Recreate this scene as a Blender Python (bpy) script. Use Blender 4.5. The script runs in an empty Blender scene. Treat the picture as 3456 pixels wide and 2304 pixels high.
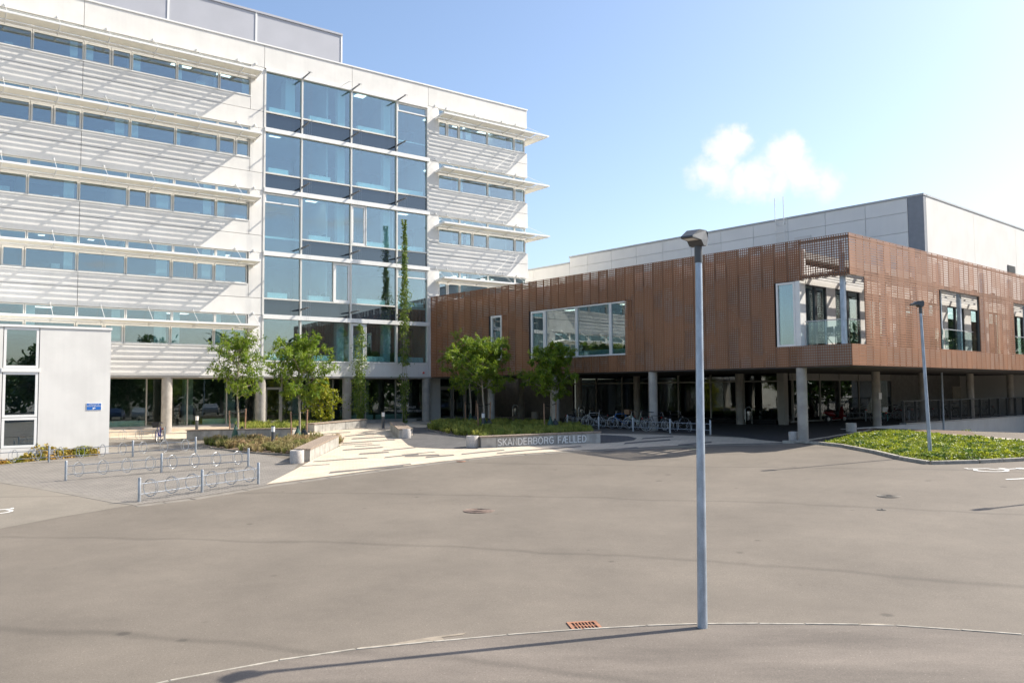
import bpy, bmesh, math, random
from mathutils import Vector, Matrix
R=math.radians; rnd=random.Random(7)
scn=bpy.context.scene; COL=scn.collection
# ---------------------------------------------------------------- camera
F_PX=2776.; PITCH=R(3.405); ROLL=R(-0.40); ZC=2.12
cp,sp,cr,sr=math.cos(PITCH),math.sin(PITCH),math.cos(ROLL),math.sin(ROLL)
fwd=Vector((0,cp,sp)); upc=Vector((0,-sp,cp)); rt=Vector((1,0,0))
cr_=rt*cr+upc*sr; cu_=upc*cr-rt*sr
cam=bpy.data.cameras.new('camera'); co=bpy.data.objects.new('camera',cam); COL.objects.link(co)
m=Matrix((cr_,cu_,-fwd)).transposed().to_4x4(); m.translation=(0,0,ZC); co.matrix_world=m
cam.sensor_width=36; cam.lens=F_PX/3456*36; cam.clip_start=.1; cam.clip_end=6000
scn.camera=co
# ---------------------------------------------------------------- sun, sky, exposure
SUN_AZ=math.atan2(.957,.29); SUN_EL=R(41.9)     # azimuth measured from +Y towards +X
tosun=Vector((math.sin(SUN_AZ)*math.cos(SUN_EL),math.cos(SUN_AZ)*math.cos(SUN_EL),math.sin(SUN_EL)))
sl=bpy.data.lights.new('sun','SUN'); sl.energy=4.9; sl.angle=R(.55); sl.color=(1,.93,.82)
so=bpy.data.objects.new('sun',sl); COL.objects.link(so); so.rotation_euler=tosun.to_track_quat('Z','Y').to_euler(); so.location=(40,20,60)
w=bpy.data.worlds.new('World'); scn.world=w; w.use_nodes=True
nt=w.node_tree; nt.nodes.clear(); N=nt.nodes.new; LK=nt.links.new
out=N('ShaderNodeOutputWorld'); bg=N('ShaderNodeBackground'); sky=N('ShaderNodeTexSky')
sky.sky_type='NISHITA'; sky.sun_disc=False; sky.sun_elevation=SUN_EL; sky.sun_rotation=SUN_AZ
sky.air_density=1.0; sky.dust_density=1.9; sky.ozone_density=2.1; sky.altitude=50
bg.inputs['Strength'].default_value=.13
# scattered fair-weather cumulus over the whole sky, plus the one in view
tc=N('ShaderNodeTexCoord'); nrm=N('ShaderNodeVectorMath'); nrm.operation='NORMALIZE'; LK(tc.outputs['Generated'],nrm.inputs[0])
def mth(op,a,b=None,c=None):
    n=N('ShaderNodeMath'); n.operation=op
    for i,v in enumerate((a,b,c)):
        if v is None: continue
        if isinstance(v,(int,float)): n.inputs[i].default_value=v
        else: LK(v,n.inputs[i])
    return n.outputs[0]
sepd=N('ShaderNodeSeparateXYZ'); LK(nrm.outputs[0],sepd.inputs[0])
zz=mth('MAXIMUM',sepd.outputs['Z'],.03)
pz=mth('ADD',zz,.12)
cmb=N('ShaderNodeCombineXYZ'); LK(mth('DIVIDE',sepd.outputs['X'],pz),cmb.inputs[0]); LK(mth('DIVIDE',sepd.outputs['Y'],pz),cmb.inputs[1])
nz=N('ShaderNodeTexNoise'); nz.inputs['Scale'].default_value=1.5; nz.inputs['Detail'].default_value=9; nz.inputs['Roughness'].default_value=.55
mp=N('ShaderNodeMapping'); mp.inputs['Location'].default_value=(3.1,1.7,.4); LK(cmb.outputs[0],mp.inputs[0]); LK(mp.outputs[0],nz.inputs['Vector'])
mr=N('ShaderNodeMapRange'); mr.interpolation_type='SMOOTHSTEP'; mr.inputs[1].default_value=.60; mr.inputs[2].default_value=.72; LK(nz.outputs['Fac'],mr.inputs[0])
field=mr.outputs[0]
def pdir(x,y):
    X2=(x-1728)/F_PX; Y2=-(y-1152)/F_PX
    return (cr_*X2+cu_*Y2+fwd)
nz2=N('ShaderNodeTexNoise'); nz2.inputs['Scale'].default_value=24; nz2.inputs['Detail'].default_value=10; nz2.inputs['Roughness'].default_value=.62; LK(nrm.outputs[0],nz2.inputs['Vector'])
cloud=None
dn=N('ShaderNodeTexNoise'); dn.inputs['Scale'].default_value=30; dn.inputs['Detail'].default_value=7; dn.inputs['Roughness'].default_value=.6; LK(nrm.outputs[0],dn.inputs['Vector'])
d0=N('ShaderNodeVectorMath'); d0.operation='SUBTRACT'; LK(dn.outputs['Color'],d0.inputs[0]); d0.inputs[1].default_value=(.5,.5,.5)
d1=N('ShaderNodeVectorMath'); d1.operation='SCALE'; LK(d0.outputs[0],d1.inputs[0]); d1.inputs['Scale'].default_value=.045
wv=N('ShaderNodeVectorMath'); wv.operation='ADD'; LK(nrm.outputs[0],wv.inputs[0]); LK(d1.outputs[0],wv.inputs[1])
for (x,y,ra,st) in ((2455,520,.040,1.),(2400,590,.038,.85),(2650,540,.038,1.),(2715,605,.040,.9),(2560,605,.042,.8),(2500,600,.036,.8),(2620,620,.034,.7),(2340,612,.028,.5),(2790,622,.032,.7),(2490,480,.026,.9),(2665,498,.024,.9)):
    d=pdir(x,y-8).normalized()
    dst=N('ShaderNodeVectorMath'); dst.operation='DISTANCE'; LK(wv.outputs[0],dst.inputs[0]); dst.inputs[1].default_value=d
    v=mth('MULTIPLY',mth('MAXIMUM',mth('SUBTRACT',1.,mth('DIVIDE',dst.outputs['Value'],ra*.84)),0.),st)
    cloud=v if cloud is None else mth('MAXIMUM',cloud,v)
cl=mth('ADD',mth('MULTIPLY',cloud,1.5),mth('MULTIPLY',mth('SUBTRACT',nz2.outputs['Fac'],.5),1.2))
mr2=N('ShaderNodeMapRange'); mr2.interpolation_type='SMOOTHSTEP'; mr2.inputs[1].default_value=.06; mr2.inputs[2].default_value=1.1; LK(cl,mr2.inputs[0])
gate=mth('GREATER_THAN',cloud,.001)
one=mth('MULTIPLY',mr2.outputs[0],gate)
# the scattered field keeps clear of the patch of sky round the single cloud in view
dv=N('ShaderNodeVectorMath'); dv.operation='DISTANCE'; LK(nrm.outputs[0],dv.inputs[0]); dv.inputs[1].default_value=pdir(2000,500).normalized()
keep=N('ShaderNodeMapRange'); keep.inputs[1].default_value=.75; keep.inputs[2].default_value=1.0; LK(dv.outputs['Value'],keep.inputs[0])
fac=mth('MAXIMUM',mth('MULTIPLY',mth('MULTIPLY',field,keep.outputs[0]),.8),one)
mx=N('ShaderNodeMix'); mx.data_type='RGBA'; LK(fac,mx.inputs['Factor']); LK(sky.outputs[0],mx.inputs['A']); mx.inputs['B'].default_value=(4.7,4.75,4.85,1)
LK(mx.outputs['Result'],bg.inputs['Color']); LK(bg.outputs[0],out.inputs[0])
vs=scn.view_settings; vs.view_transform='Standard'; vs.look='None'; vs.exposure=.82; vs.gamma=1; vs.use_curve_mapping=False

# ---------------------------------------------------------------- materials
MATS={}
def newmat(name):
    m=bpy.data.materials.new(name); m.use_nodes=True; t=m.node_tree; t.nodes.clear()
    o=t.nodes.new('ShaderNodeOutputMaterial'); MATS[name]=m
    return m,t,o
def pm(name,col,rough=.6,metal=0.,var=.10,scale=4.,bump=0.,bscale=60.,fine=0.,fscale=200.,stretch=(1,1,1),spec=.5,col2=None,lo=.4,hi=.62,orand=0.,streak=0.):
    """principled surface; colour wanders between two tones by noise, with optional fine grain and bump"""
    m,t,o=newmat(name); n=t.nodes.new; k=t.links.new
    b=n('ShaderNodeBsdfPrincipled'); k(b.outputs[0],o.inputs[0])
    b.inputs['Roughness'].default_value=rough; b.inputs['Metallic'].default_value=metal; b.inputs['Specular IOR Level'].default_value=spec
    tc=n('ShaderNodeTexCoord'); mp=n('ShaderNodeMapping'); mp.inputs['Scale'].default_value=stretch
    geo=n('ShaderNodeNewGeometry'); k(geo.outputs['Position'],mp.inputs[0])
    nz=n('ShaderNodeTexNoise'); nz.inputs['Scale'].default_value=scale; nz.inputs['Detail'].default_value=6; k(mp.outputs[0],nz.inputs['Vector'])
    r=n('ShaderNodeValToRGB'); c=Vector(col)
    a=c*(1-var); d=Vector(col2) if col2 else c*(1+var)
    r.color_ramp.elements[0].position=lo; r.color_ramp.elements[1].position=hi
    r.color_ramp.elements[0].color=(*a,1); r.color_ramp.elements[1].color=(*d,1); k(nz.outputs['Fac'],r.inputs[0])
    cs=r.outputs[0]
    if fine:
        n2=n('ShaderNodeTexNoise'); n2.inputs['Scale'].default_value=fscale; n2.inputs['Detail'].default_value=3; k(geo.outputs['Position'],n2.inputs['Vector'])
        mr=n('ShaderNodeMapRange'); mr.inputs[1].default_value=.3; mr.inputs[2].default_value=.7; mr.inputs[3].default_value=1-fine; mr.inputs[4].default_value=1+fine; k(n2.outputs['Fac'],mr.inputs[0])
        ml=n('ShaderNodeMix'); ml.data_type='RGBA'; ml.blend_type='MULTIPLY'; ml.inputs['Factor'].default_value=1; k(cs,ml.inputs['A']); k(mr.outputs[0],ml.inputs['B']); cs=ml.outputs['Result']
    def mult(cs,val):
        ml=n('ShaderNodeMix'); ml.data_type='RGBA'; ml.blend_type='MULTIPLY'; ml.inputs['Factor'].default_value=1; k(cs,ml.inputs['A']); k(val,ml.inputs['B']); return ml.outputs['Result']
    if orand:
        oi=n('ShaderNodeObjectInfo'); q=n('ShaderNodeMapRange'); q.inputs[3].default_value=1-orand; q.inputs[4].default_value=1+orand; k(oi.outputs['Random'],q.inputs[0]); cs=mult(cs,q.outputs[0])
    if streak:
        m2=n('ShaderNodeMapping'); m2.inputs['Scale'].default_value=(1,1,.06); k(geo.outputs['Position'],m2.inputs[0])
        n4=n('ShaderNodeTexNoise'); n4.inputs['Scale'].default_value=5; n4.inputs['Detail'].default_value=5; k(m2.outputs[0],n4.inputs['Vector'])
        q=n('ShaderNodeMapRange'); q.inputs[1].default_value=.38; q.inputs[2].default_value=.62; q.inputs[3].default_value=1-streak; q.inputs[4].default_value=1; k(n4.outputs['Fac'],q.inputs[0]); cs=mult(cs,q.outputs[0])
    k(cs,b.inputs['Base Color'])
    if bump:
        n3=n('ShaderNodeTexNoise'); n3.inputs['Scale'].default_value=bscale; n3.inputs['Detail'].default_value=4; k(geo.outputs['Position'],n3.inputs['Vector'])
        bm=n('ShaderNodeBump'); bm.inputs['Strength'].default_value=bump; bm.inputs['Distance'].default_value=.02; k(n3.outputs['Fac'],bm.inputs['Height']); k(bm.outputs[0],b.inputs['Normal'])
    return m
def glassmat(name,tint,refl,rough=.0,dark=None,ior=1.5):
    m,t,o=newmat(name); n=t.nodes.new; k=t.links.new
    tr=n('ShaderNodeBsdfTransparent'); tr.inputs[0].default_value=(*tint,1)
    gl=n('ShaderNodeBsdfGlossy'); gl.inputs['Roughness'].default_value=rough; gl.inputs['Color'].default_value=(.92,.97,1,1)
    lw=n('ShaderNodeLayerWeight'); lw.inputs[0].default_value=.5
    pw=n('ShaderNodeMath'); pw.operation='POWER'; k(lw.outputs['Facing'],pw.inputs[0]); pw.inputs[1].default_value=4.5
    fr=n('ShaderNodeMath'); fr.operation='MULTIPLY_ADD'; k(pw.outputs[0],fr.inputs[0]); fr.inputs[1].default_value=.85; fr.inputs[2].default_value=.03
    # very slight ripple of the float glass so that reflections waver
    geo=n('ShaderNodeNewGeometry'); nz=n('ShaderNodeTexNoise'); nz.inputs['Scale'].default_value=.9; nz.inputs['Detail'].default_value=1; k(geo.outputs['Position'],nz.inputs['Vector'])
    bm=n('ShaderNodeBump'); bm.inputs['Strength'].default_value=.35; bm.inputs['Distance'].default_value=.004; k(nz.outputs['Fac'],bm.inputs['Height']); k(bm.outputs[0],gl.inputs['Normal'])
    mt=n('ShaderNodeMath'); mt.operation='ADD'; mt.use_clamp=True; k(fr.outputs[0],mt.inputs[0]); mt.inputs[1].default_value=refl
    mx=n('ShaderNodeMixShader'); k(mt.outputs[0],mx.inputs[0])
    if dark is None: k(tr.outputs[0],mx.inputs[1])
    else:
        df=n('ShaderNodeBsdfDiffuse'); df.inputs[0].default_value=(*dark,1); k(df.outputs[0],mx.inputs[1])
    k(gl.outputs[0],mx.inputs[2]); k(mx.outputs[0],o.inputs[0]); return m
def leafmat(name,c1,c2,scale=3.,trans=.35,rough=.5):
    m,t,o=newmat(name); n=t.nodes.new; k=t.links.new
    geo=n('ShaderNodeNewGeometry'); nz=n('ShaderNodeTexNoise'); nz.inputs['Scale'].default_value=scale; nz.inputs['Detail'].default_value=5; k(geo.outputs['Position'],nz.inputs['Vector'])
    r=n('ShaderNodeValToRGB'); r.color_ramp.elements[0].position=.36; r.color_ramp.elements[1].position=.64
    r.color_ramp.elements[0].color=(*c1,1); r.color_ramp.elements[1].color=(*c2,1); k(nz.outputs['Fac'],r.inputs[0])
    b=n('ShaderNodeBsdfPrincipled'); b.inputs['Roughness'].default_value=rough; b.inputs['Specular IOR Level'].default_value=.35; k(r.outputs[0],b.inputs['Base Color'])
    tl=n('ShaderNodeBsdfTranslucent'); k(r.outputs[0],tl.inputs[0])
    mx=n('ShaderNodeMixShader'); mx.inputs[0].default_value=trans; k(b.outputs[0],mx.inputs[1]); k(tl.outputs[0],mx.inputs[2]); k(mx.outputs[0],o.inputs[0]); return m
def emat(name,col,st):
    m,t,o=newmat(name); e=t.nodes.new('ShaderNodeEmission'); e.inputs[0].default_value=(*col,1); e.inputs[1].default_value=st; t.links.new(e.outputs[0],o.inputs[0]); return m
def pavemat(name,col,mortar,bw,bh,rot,var=.12,msize=.010,off=.5):
    m,t,o=newmat(name); n=t.nodes.new; k=t.links.new
    geo=n('ShaderNodeNewGeometry'); mp=n('ShaderNodeMapping'); mp.inputs['Rotation'].default_value=(0,0,rot); k(geo.outputs['Position'],mp.inputs[0])
    br=n('ShaderNodeTexBrick'); br.offset=off; c=Vector(col)
    br.inputs['Color1'].default_value=(*(c*(1-var)),1); br.inputs['Color2'].default_value=(*(c*(1+var)),1); br.inputs['Mortar'].default_value=(*mortar,1)
    br.inputs['Scale'].default_value=1; br.inputs['Mortar Size'].default_value=msize; br.inputs['Mortar Smooth'].default_value=.3; br.inputs['Brick Width'].default_value=bw; br.inputs['Row Height'].default_value=bh; br.inputs['Bias'].default_value=0
    k(mp.outputs[0],br.inputs['Vector'])
    nz=n('ShaderNodeTexNoise'); nz.inputs['Scale'].default_value=1.2; nz.inputs['Detail'].default_value=6; k(geo.outputs['Position'],nz.inputs['Vector'])
    mr=n('ShaderNodeMapRange'); mr.inputs[1].default_value=.3; mr.inputs[2].default_value=.7; mr.inputs[3].default_value=.88; mr.inputs[4].default_value=1.1; k(nz.outputs['Fac'],mr.inputs[0])
    n2=n('ShaderNodeTexNoise'); n2.inputs['Scale'].default_value=160; k(geo.outputs['Position'],n2.inputs['Vector'])
    mr2=n('ShaderNodeMapRange'); mr2.inputs[1].default_value=.3; mr2.inputs[2].default_value=.7; mr2.inputs[3].default_value=.9; mr2.inputs[4].default_value=1.1; k(n2.outputs['Fac'],mr2.inputs[0])
    mm=n('ShaderNodeMath'); mm.operation='MULTIPLY'; k(mr.outputs[0],mm.inputs[0]); k(mr2.outputs[0],mm.inputs[1])
    ml=n('ShaderNodeMix'); ml.data_type='RGBA'; ml.blend_type='MULTIPLY'; ml.inputs['Factor'].default_value=1; k(br.outputs['Color'],ml.inputs['A']); k(mm.outputs[0],ml.inputs['B'])
    b=n('ShaderNodeBsdfPrincipled'); b.inputs['Roughness'].default_value=.85; k(ml.outputs['Result'],b.inputs['Base Color'])
    bm=n('ShaderNodeBump'); bm.inputs['Strength'].default_value=.4; bm.inputs['Distance'].default_value=.008; bm.invert=True; k(br.outputs['Fac'],bm.inputs['Height']); k(bm.outputs[0],b.inputs['Normal'])
    k(b.outputs[0],o.inputs[0]); return m
def asphaltmat(name,col,stain=.12,stretch=(1,1,1)):
    m,t,o=newmat(name); n=t.nodes.new; k=t.links.new
    geo=n('ShaderNodeNewGeometry'); c=Vector(col)
    def noise(sc,det,vec=None,lo=.3,hi=.7,a=.9,b=1.1):
        z=n('ShaderNodeTexNoise'); z.inputs['Scale'].default_value=sc; z.inputs['Detail'].default_value=det; z.inputs['Roughness'].default_value=.6
        k(vec if vec else geo.outputs['Position'],z.inputs['Vector'])
        r=n('ShaderNodeMapRange'); r.inputs[1].default_value=lo; r.inputs[2].default_value=hi; r.inputs[3].default_value=a; r.inputs[4].default_value=b; k(z.outputs['Fac'],r.inputs[0]); return r.outputs[0]
    mp=n('ShaderNodeMapping'); mp.inputs['Rotation'].default_value=(0,0,R(25)); mp.inputs['Scale'].default_value=stretch; k(geo.outputs['Position'],mp.inputs[0])
    f=[noise(.35,5,mp.outputs[0],a=1-stain,b=1+stain*.6),noise(2.5,6,a=.95,b=1.05),noise(34,4,a=.86,b=1.14),noise(90,3,a=.78,b=1.22),noise(330,2,a=.78,b=1.22)]
    # long seams between the paver's lanes: thin darker wandering arcs
    dst=n('ShaderNodeVectorMath'); dst.operation='DISTANCE'; k(geo.outputs['Position'],dst.inputs[0]); dst.inputs[1].default_value=(-14,-28,-1)
    wob=n('ShaderNodeTexNoise'); wob.inputs['Scale'].default_value=.6; k(geo.outputs['Position'],wob.inputs['Vector'])
    ad=n('ShaderNodeMath'); ad.operation='MULTIPLY_ADD'; k(wob.outputs['Fac'],ad.inputs[0]); ad.inputs[1].default_value=.7; k(dst.outputs['Value'],ad.inputs[2])
    pp=n('ShaderNodeMath'); pp.operation='PINGPONG'; k(ad.outputs[0],pp.inputs[0]); pp.inputs[1].default_value=3.4
    sm=n('ShaderNodeMapRange'); sm.interpolation_type='SMOOTHSTEP'; sm.inputs[1].default_value=0; sm.inputs[2].default_value=.20; sm.inputs[3].default_value=.80; sm.inputs[4].default_value=1; k(pp.outputs[0],sm.inputs[0])
    f.append(sm.outputs[0])
    # sparse bright chippings
    vo=n('ShaderNodeTexVoronoi'); vo.inputs['Scale'].default_value=26; k(geo.outputs['Position'],vo.inputs['Vector'])
    wn=n('ShaderNodeTexWhiteNoise'); k(vo.outputs['Position'],wn.inputs['Vector'])
    gt=n('ShaderNodeMath'); gt.operation='GREATER_THAN'; k(wn.outputs['Value'],gt.inputs[0]); gt.inputs[1].default_value=.93
    lt=n('ShaderNodeMath'); lt.operation='LESS_THAN'; k(vo.outputs['Distance'],lt.inputs[0]); lt.inputs[1].default_value=.2
    ch=n('ShaderNodeMath'); ch.operation='MULTIPLY'; k(gt.outputs[0],ch.inputs[0]); k(lt.outputs[0],ch.inputs[1])
    ca=n('ShaderNodeMath'); ca.operation='MULTIPLY_ADD'; k(ch.outputs[0],ca.inputs[0]); ca.inputs[1].default_value=.75; ca.inputs[2].default_value=1; f.append(ca.outputs[0])
    v2=n('ShaderNodeTexVoronoi'); v2.inputs['Scale'].default_value=.9; k(geo.outputs['Position'],v2.inputs['Vector'])
    w2=n('ShaderNodeTexWhiteNoise'); k(v2.outputs['Position'],w2.inputs['Vector'])
    rs=n('ShaderNodeMath'); rs.operation='MULTIPLY'; k(w2.outputs['Value'],rs.inputs[0]); rs.inputs[1].default_value=.11
    df=n('ShaderNodeMath'); df.operation='SUBTRACT'; k(v2.outputs['Distance'],df.inputs[0]); k(rs.outputs[0],df.inputs[1])
    os_=n('ShaderNodeMapRange'); os_.interpolation_type='SMOOTHSTEP'; os_.inputs[1].default_value=-.05; os_.inputs[2].default_value=.02; os_.inputs[3].default_value=.62; os_.inputs[4].default_value=1; k(df.outputs[0],os_.inputs[0]); f.append(os_.outputs[0])
    p=f[0]
    for q in f[1:]:
        mm=n('ShaderNodeMath'); mm.operation='MULTIPLY'; k(p,mm.inputs[0]); k(q,mm.inputs[1]); p=mm.outputs[0]
    ml=n('ShaderNodeMix'); ml.data_type='RGBA'; ml.blend_type='MULTIPLY'; ml.inputs['Factor'].default_value=1; ml.inputs['A'].default_value=(*c,1); k(p,ml.inputs['B'])
    b=n('ShaderNodeBsdfPrincipled'); b.inputs['Roughness'].default_value=.82; b.inputs['Specular IOR Level'].default_value=.4; k(ml.outputs['Result'],b.inputs['Base Color'])
    z=n('ShaderNodeTexNoise'); z.inputs['Scale'].default_value=120; k(geo.outputs['Position'],z.inputs['Vector'])
    bm=n('ShaderNodeBump'); bm.inputs['Strength'].default_value=.25; bm.inputs['Distance'].default_value=.01; k(z.outputs['Fac'],bm.inputs['Height']); k(bm.outputs[0],b.inputs['Normal'])
    k(b.outputs[0],o.inputs[0]); return m
ASPH=asphaltmat('asphalt',(.160,.137,.110),stain=.17)
ASPH2=asphaltmat('footway_asphalt',(.160,.136,.113),stain=.36,stretch=(.7,2.6,1))
ASPH3=asphaltmat('parking_asphalt',(.21,.185,.15))
PAVL=pavemat('cream_pavers',(.57,.485,.375),(.32,.26,.19),.42,.14,R(-38),.05)
PAVG=pavemat('grey_pavers',(.215,.195,.17),(.07,.062,.055),.28,.14,R(-38),.07)
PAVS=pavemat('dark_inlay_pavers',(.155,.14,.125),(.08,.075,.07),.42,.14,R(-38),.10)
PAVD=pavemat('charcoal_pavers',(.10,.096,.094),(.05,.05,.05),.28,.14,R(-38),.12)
CONCW=pm('white_concrete',(.70,.68,.64),.75,var=.04,scale=.9,fine=.03,fscale=90,orand=.02,streak=.025)
CONC=pm('grey_concrete',(.36,.335,.30),.8,var=.12,scale=2.2,fine=.1,fscale=120,bump=.15)
BLOCK=pm('block_concrete',(.36,.345,.315),.85,orand=.08,streak=.12,var=.16,scale=2.5,fine=.08,fscale=60,bump=.2)
TERR=pm('exposed_aggregate',(.50,.465,.43),.85,var=.06,scale=8,fine=.45,fscale=70,bump=.5,bscale=70)
WOOD=pm('weathered_timber',(.25,.195,.15),.8,orand=.15,var=.25,scale=3,stretch=(6,6,6),fine=.15,fscale=40)
WHITE=pm('white_metal',(.78,.77,.74),.4,var=.02)
CREAM=pm('cream_metal',(.74,.71,.62),.45,var=.02)
FRAME=pm('window_frame',(.66,.645,.60),.45,var=.02)
FRAMEB=pm('bronze_frame',(.33,.31,.275),.45,var=.03)
GREYM=pm('light_grey_cladding',(.40,.405,.44),.5,var=.03,scale=.6)
HALLW=pm('pale_fibre_cement',(.74,.735,.71),.8,var=.02,scale=.7,orand=.02,streak=.015)
HALLD=pm('slate_grey_trim',(.23,.245,.27),.6,var=.04)
HALLR=pm('white_render',(.66,.64,.61),.85,var=.03,scale=.8,orand=.02,streak=.015)
STEEL=pm('galvanised_steel',(.36,.38,.40),.42,.55,var=.12,scale=14,stretch=(1,1,.5),fine=.06,fscale=90)
STEELB=pm('lamp_galvanised',(.36,.42,.49),.45,.5,var=.14,scale=9,stretch=(1,1,.4),fine=.08,fscale=60)
ARMG=pm('grey_arm',(.20,.20,.20),.5,.2,var=.05)
LIGHTCAP=pm('pale_roof_trim',(.42,.44,.45),.5,var=.03)
STEELD=pm('dark_grey_steel',(.085,.09,.095),.5,.3,var=.06)
STAIN=pm('stainless_steel',(.62,.62,.61),.25,.95,var=.05)
BLACK=pm('black_plastic',(.02,.02,.022),.5,var=.05)
RUBBER=pm('tyre_rubber',(.022,.022,.022),.8,var=.1)
COPPER=pm('bronze_perforated_sheet',(.265,.120,.057),.5,.05,var=.07,scale=.8,stretch=(1.2,1.2,.35),orand=.07,streak=.08)
RUST=pm('rusty_cast_iron',(.30,.14,.08),.85,var=.22,scale=9,fine=.2)
IRON=pm('worn_cast_iron',(.21,.155,.125),.7,.3,var=.25,scale=12,fine=.2)
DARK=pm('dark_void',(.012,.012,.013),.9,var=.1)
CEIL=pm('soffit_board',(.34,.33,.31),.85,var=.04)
IWALL=pm('interior_wall',(.58,.61,.60),.8,var=.05,scale=.4)
IDARK=pm('interior_dark',(.16,.165,.17),.8,var=.2,scale=.5)
IFLOOR=pm('interior_floor',(.26,.25,.23),.5,var=.1)
CABIN=pm('window_cabinet',(.66,.76,.76),.5,var=.02)
MARK=pm('road_paint',(.78,.77,.73),.7,var=.06,scale=8,fine=.05)
BARK=pm('tree_bark',(.34,.285,.22),.9,var=.25,scale=20,stretch=(1,1,.25),bump=.4)
STAKE=pm('tree_stake_timber',(.36,.21,.135),.85,var=.18,scale=12)
BAG=pm('green_water_bag',(.030,.085,.062),.6,var=.2,scale=9)
BAGD=pm('black_water_bag',(.022,.028,.030),.45,var=.2,scale=9)
SOIL=pm('bare_soil',(.16,.115,.08),.95,var=.2,scale=5,fine=.2,bump=.6)
BLUE=pm('blue_sign',(.01,.13,.47),.5,var=.02)
GRANITE=pm('granite_kerb',(.35,.32,.27),.8,var=.2,scale=6,fine=.15)
KERBD=pm('grey_kerb_slab',(.20,.18,.152),.85,var=.08,scale=2.5,fine=.08)
LEAF=leafmat('tree_leaf',(.08,.165,.018),(.30,.39,.035),trans=.45)
LEAFY=leafmat('yellow_leaf',(.20,.26,.02),(.42,.40,.03))
LEAFC=leafmat('climber_leaf',(.08,.15,.02),(.27,.34,.06))
LEAFA=leafmat('autumn_creeper_leaf',(.24,.27,.03),(.46,.27,.06),scale=1.6)
LEAFB=leafmat('groundcover_leaf',(.07,.14,.03),(.40,.43,.035),scale=1.8,rough=.5)
LEAFT=leafmat('far_tree_leaf',(.03,.07,.015),(.075,.13,.025),scale=.5)
GRASS=leafmat('ornamental_grass',(.19,.22,.05),(.46,.33,.19),scale=.9,trans=.3)
GRASSG=leafmat('fresh_sedge',(.17,.23,.045),(.42,.42,.09),scale=1.3,trans=.3)
GLASS_L=glassmat('office_glazing',(.76,.87,.89),.18)
GLASS_C=glassmat('curtain_wall_glazing',(.74,.89,.90),.17)
GLASS_W=glassmat('wing_glazing',(.62,.74,.74),.17)
GLASS_U=glassmat('undercroft_glazing',(.55,.60,.60),.03)
GLASS_G=glassmat('ground_floor_glazing',(.66,.76,.73),.07)
GLASS_B=glassmat('clear_balustrade_glass',(.80,.90,.90),.04)
SPAND=glassmat('spandrel_glass',(1,1,1),.10,dark=(.012,.02,.03))
LAMPP=emat('ceiling_light_panel',(1,.97,.88),1.6)

# ---------------------------------------------------------------- frames and helpers
aL=R(53.24); aB=R(48.99)
uL=Vector((math.sin(aL),math.cos(aL),0)); nL=Vector((math.cos(aL),-math.sin(aL),0))
u2=Vector((math.sin(aB),math.cos(aB),0)); n2=Vector((math.cos(aB),-math.sin(aB),0))
u1=n2.copy(); n1=-u2
ZV=Vector((0,0,1))
class Fr:
    def __init__(s,O,u,n): s.O=Vector(O);s.u=u;s.n=n
    def __call__(s,a,o,z): return s.O+s.u*a+s.n*o+ZV*z
    def inv(s,P): d=Vector(P)-s.O; return d.dot(s.u),d.dot(s.n)
FL=Fr((-5.7825,57.0,0),uL,nL)          # office façade: s to the right, o outwards
F1=Fr((-5.6487,57.0999,0),u1,n1)       # front of the bronze wing
F2=Fr((14.1875,34.2891,0),u2,n2)       # side of the bronze wing
FW=Fr((0,0,0),Vector((1,0,0)),Vector((0,1,0)))
def S(t): t=max(0.,min(1.,t)); return t*t*(3-2*t)
def H0(x,y):
    """height of the ground: level by the buildings, falling towards the road"""
    z=-1.18+1.18*S((y+.45*x-14)/31.)
    z-=.2*math.exp(-((x-12)**2+(y-34.5)**2)/32.)
    return z-.16*math.exp(-((x-4)**2+(y-30)**2)/60.)
def H(x,y):
    """the same, sunk beside the ramp on the right"""
    t,nn=F2.inv((x,y,0))
    return H0(x,y)-1.5*S((t-8)/24.)*S((nn+6.6)/.6)*S((90-t)/40)
def px(x,y,dz=0.):
    d=pdir(x,y); z=-.8
    for i in range(40):
        k=(z-ZC)/d.z; p=d*k; z=.5*z+.5*(H(p.x,p.y))
    k=(z-ZC)/d.z; p=d*k
    return Vector((p.x,p.y,H(p.x,p.y)+dz))
def pln(x,y,fr,o):
    """point of plane (frame, offset) seen at a pixel of the photograph -> s, z"""
    d=pdir(x,y); C=Vector((0,0,ZC)); P0=fr(0,o,0); k=(P0-C).dot(fr.n)/d.dot(fr.n); P=C+d*k
    return fr.inv(P)[0],P.z
def world_of(o):
    return (world_of(o.parent)@o.matrix_parent_inverse@o.matrix_basis) if o.parent else o.matrix_basis.copy()
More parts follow.
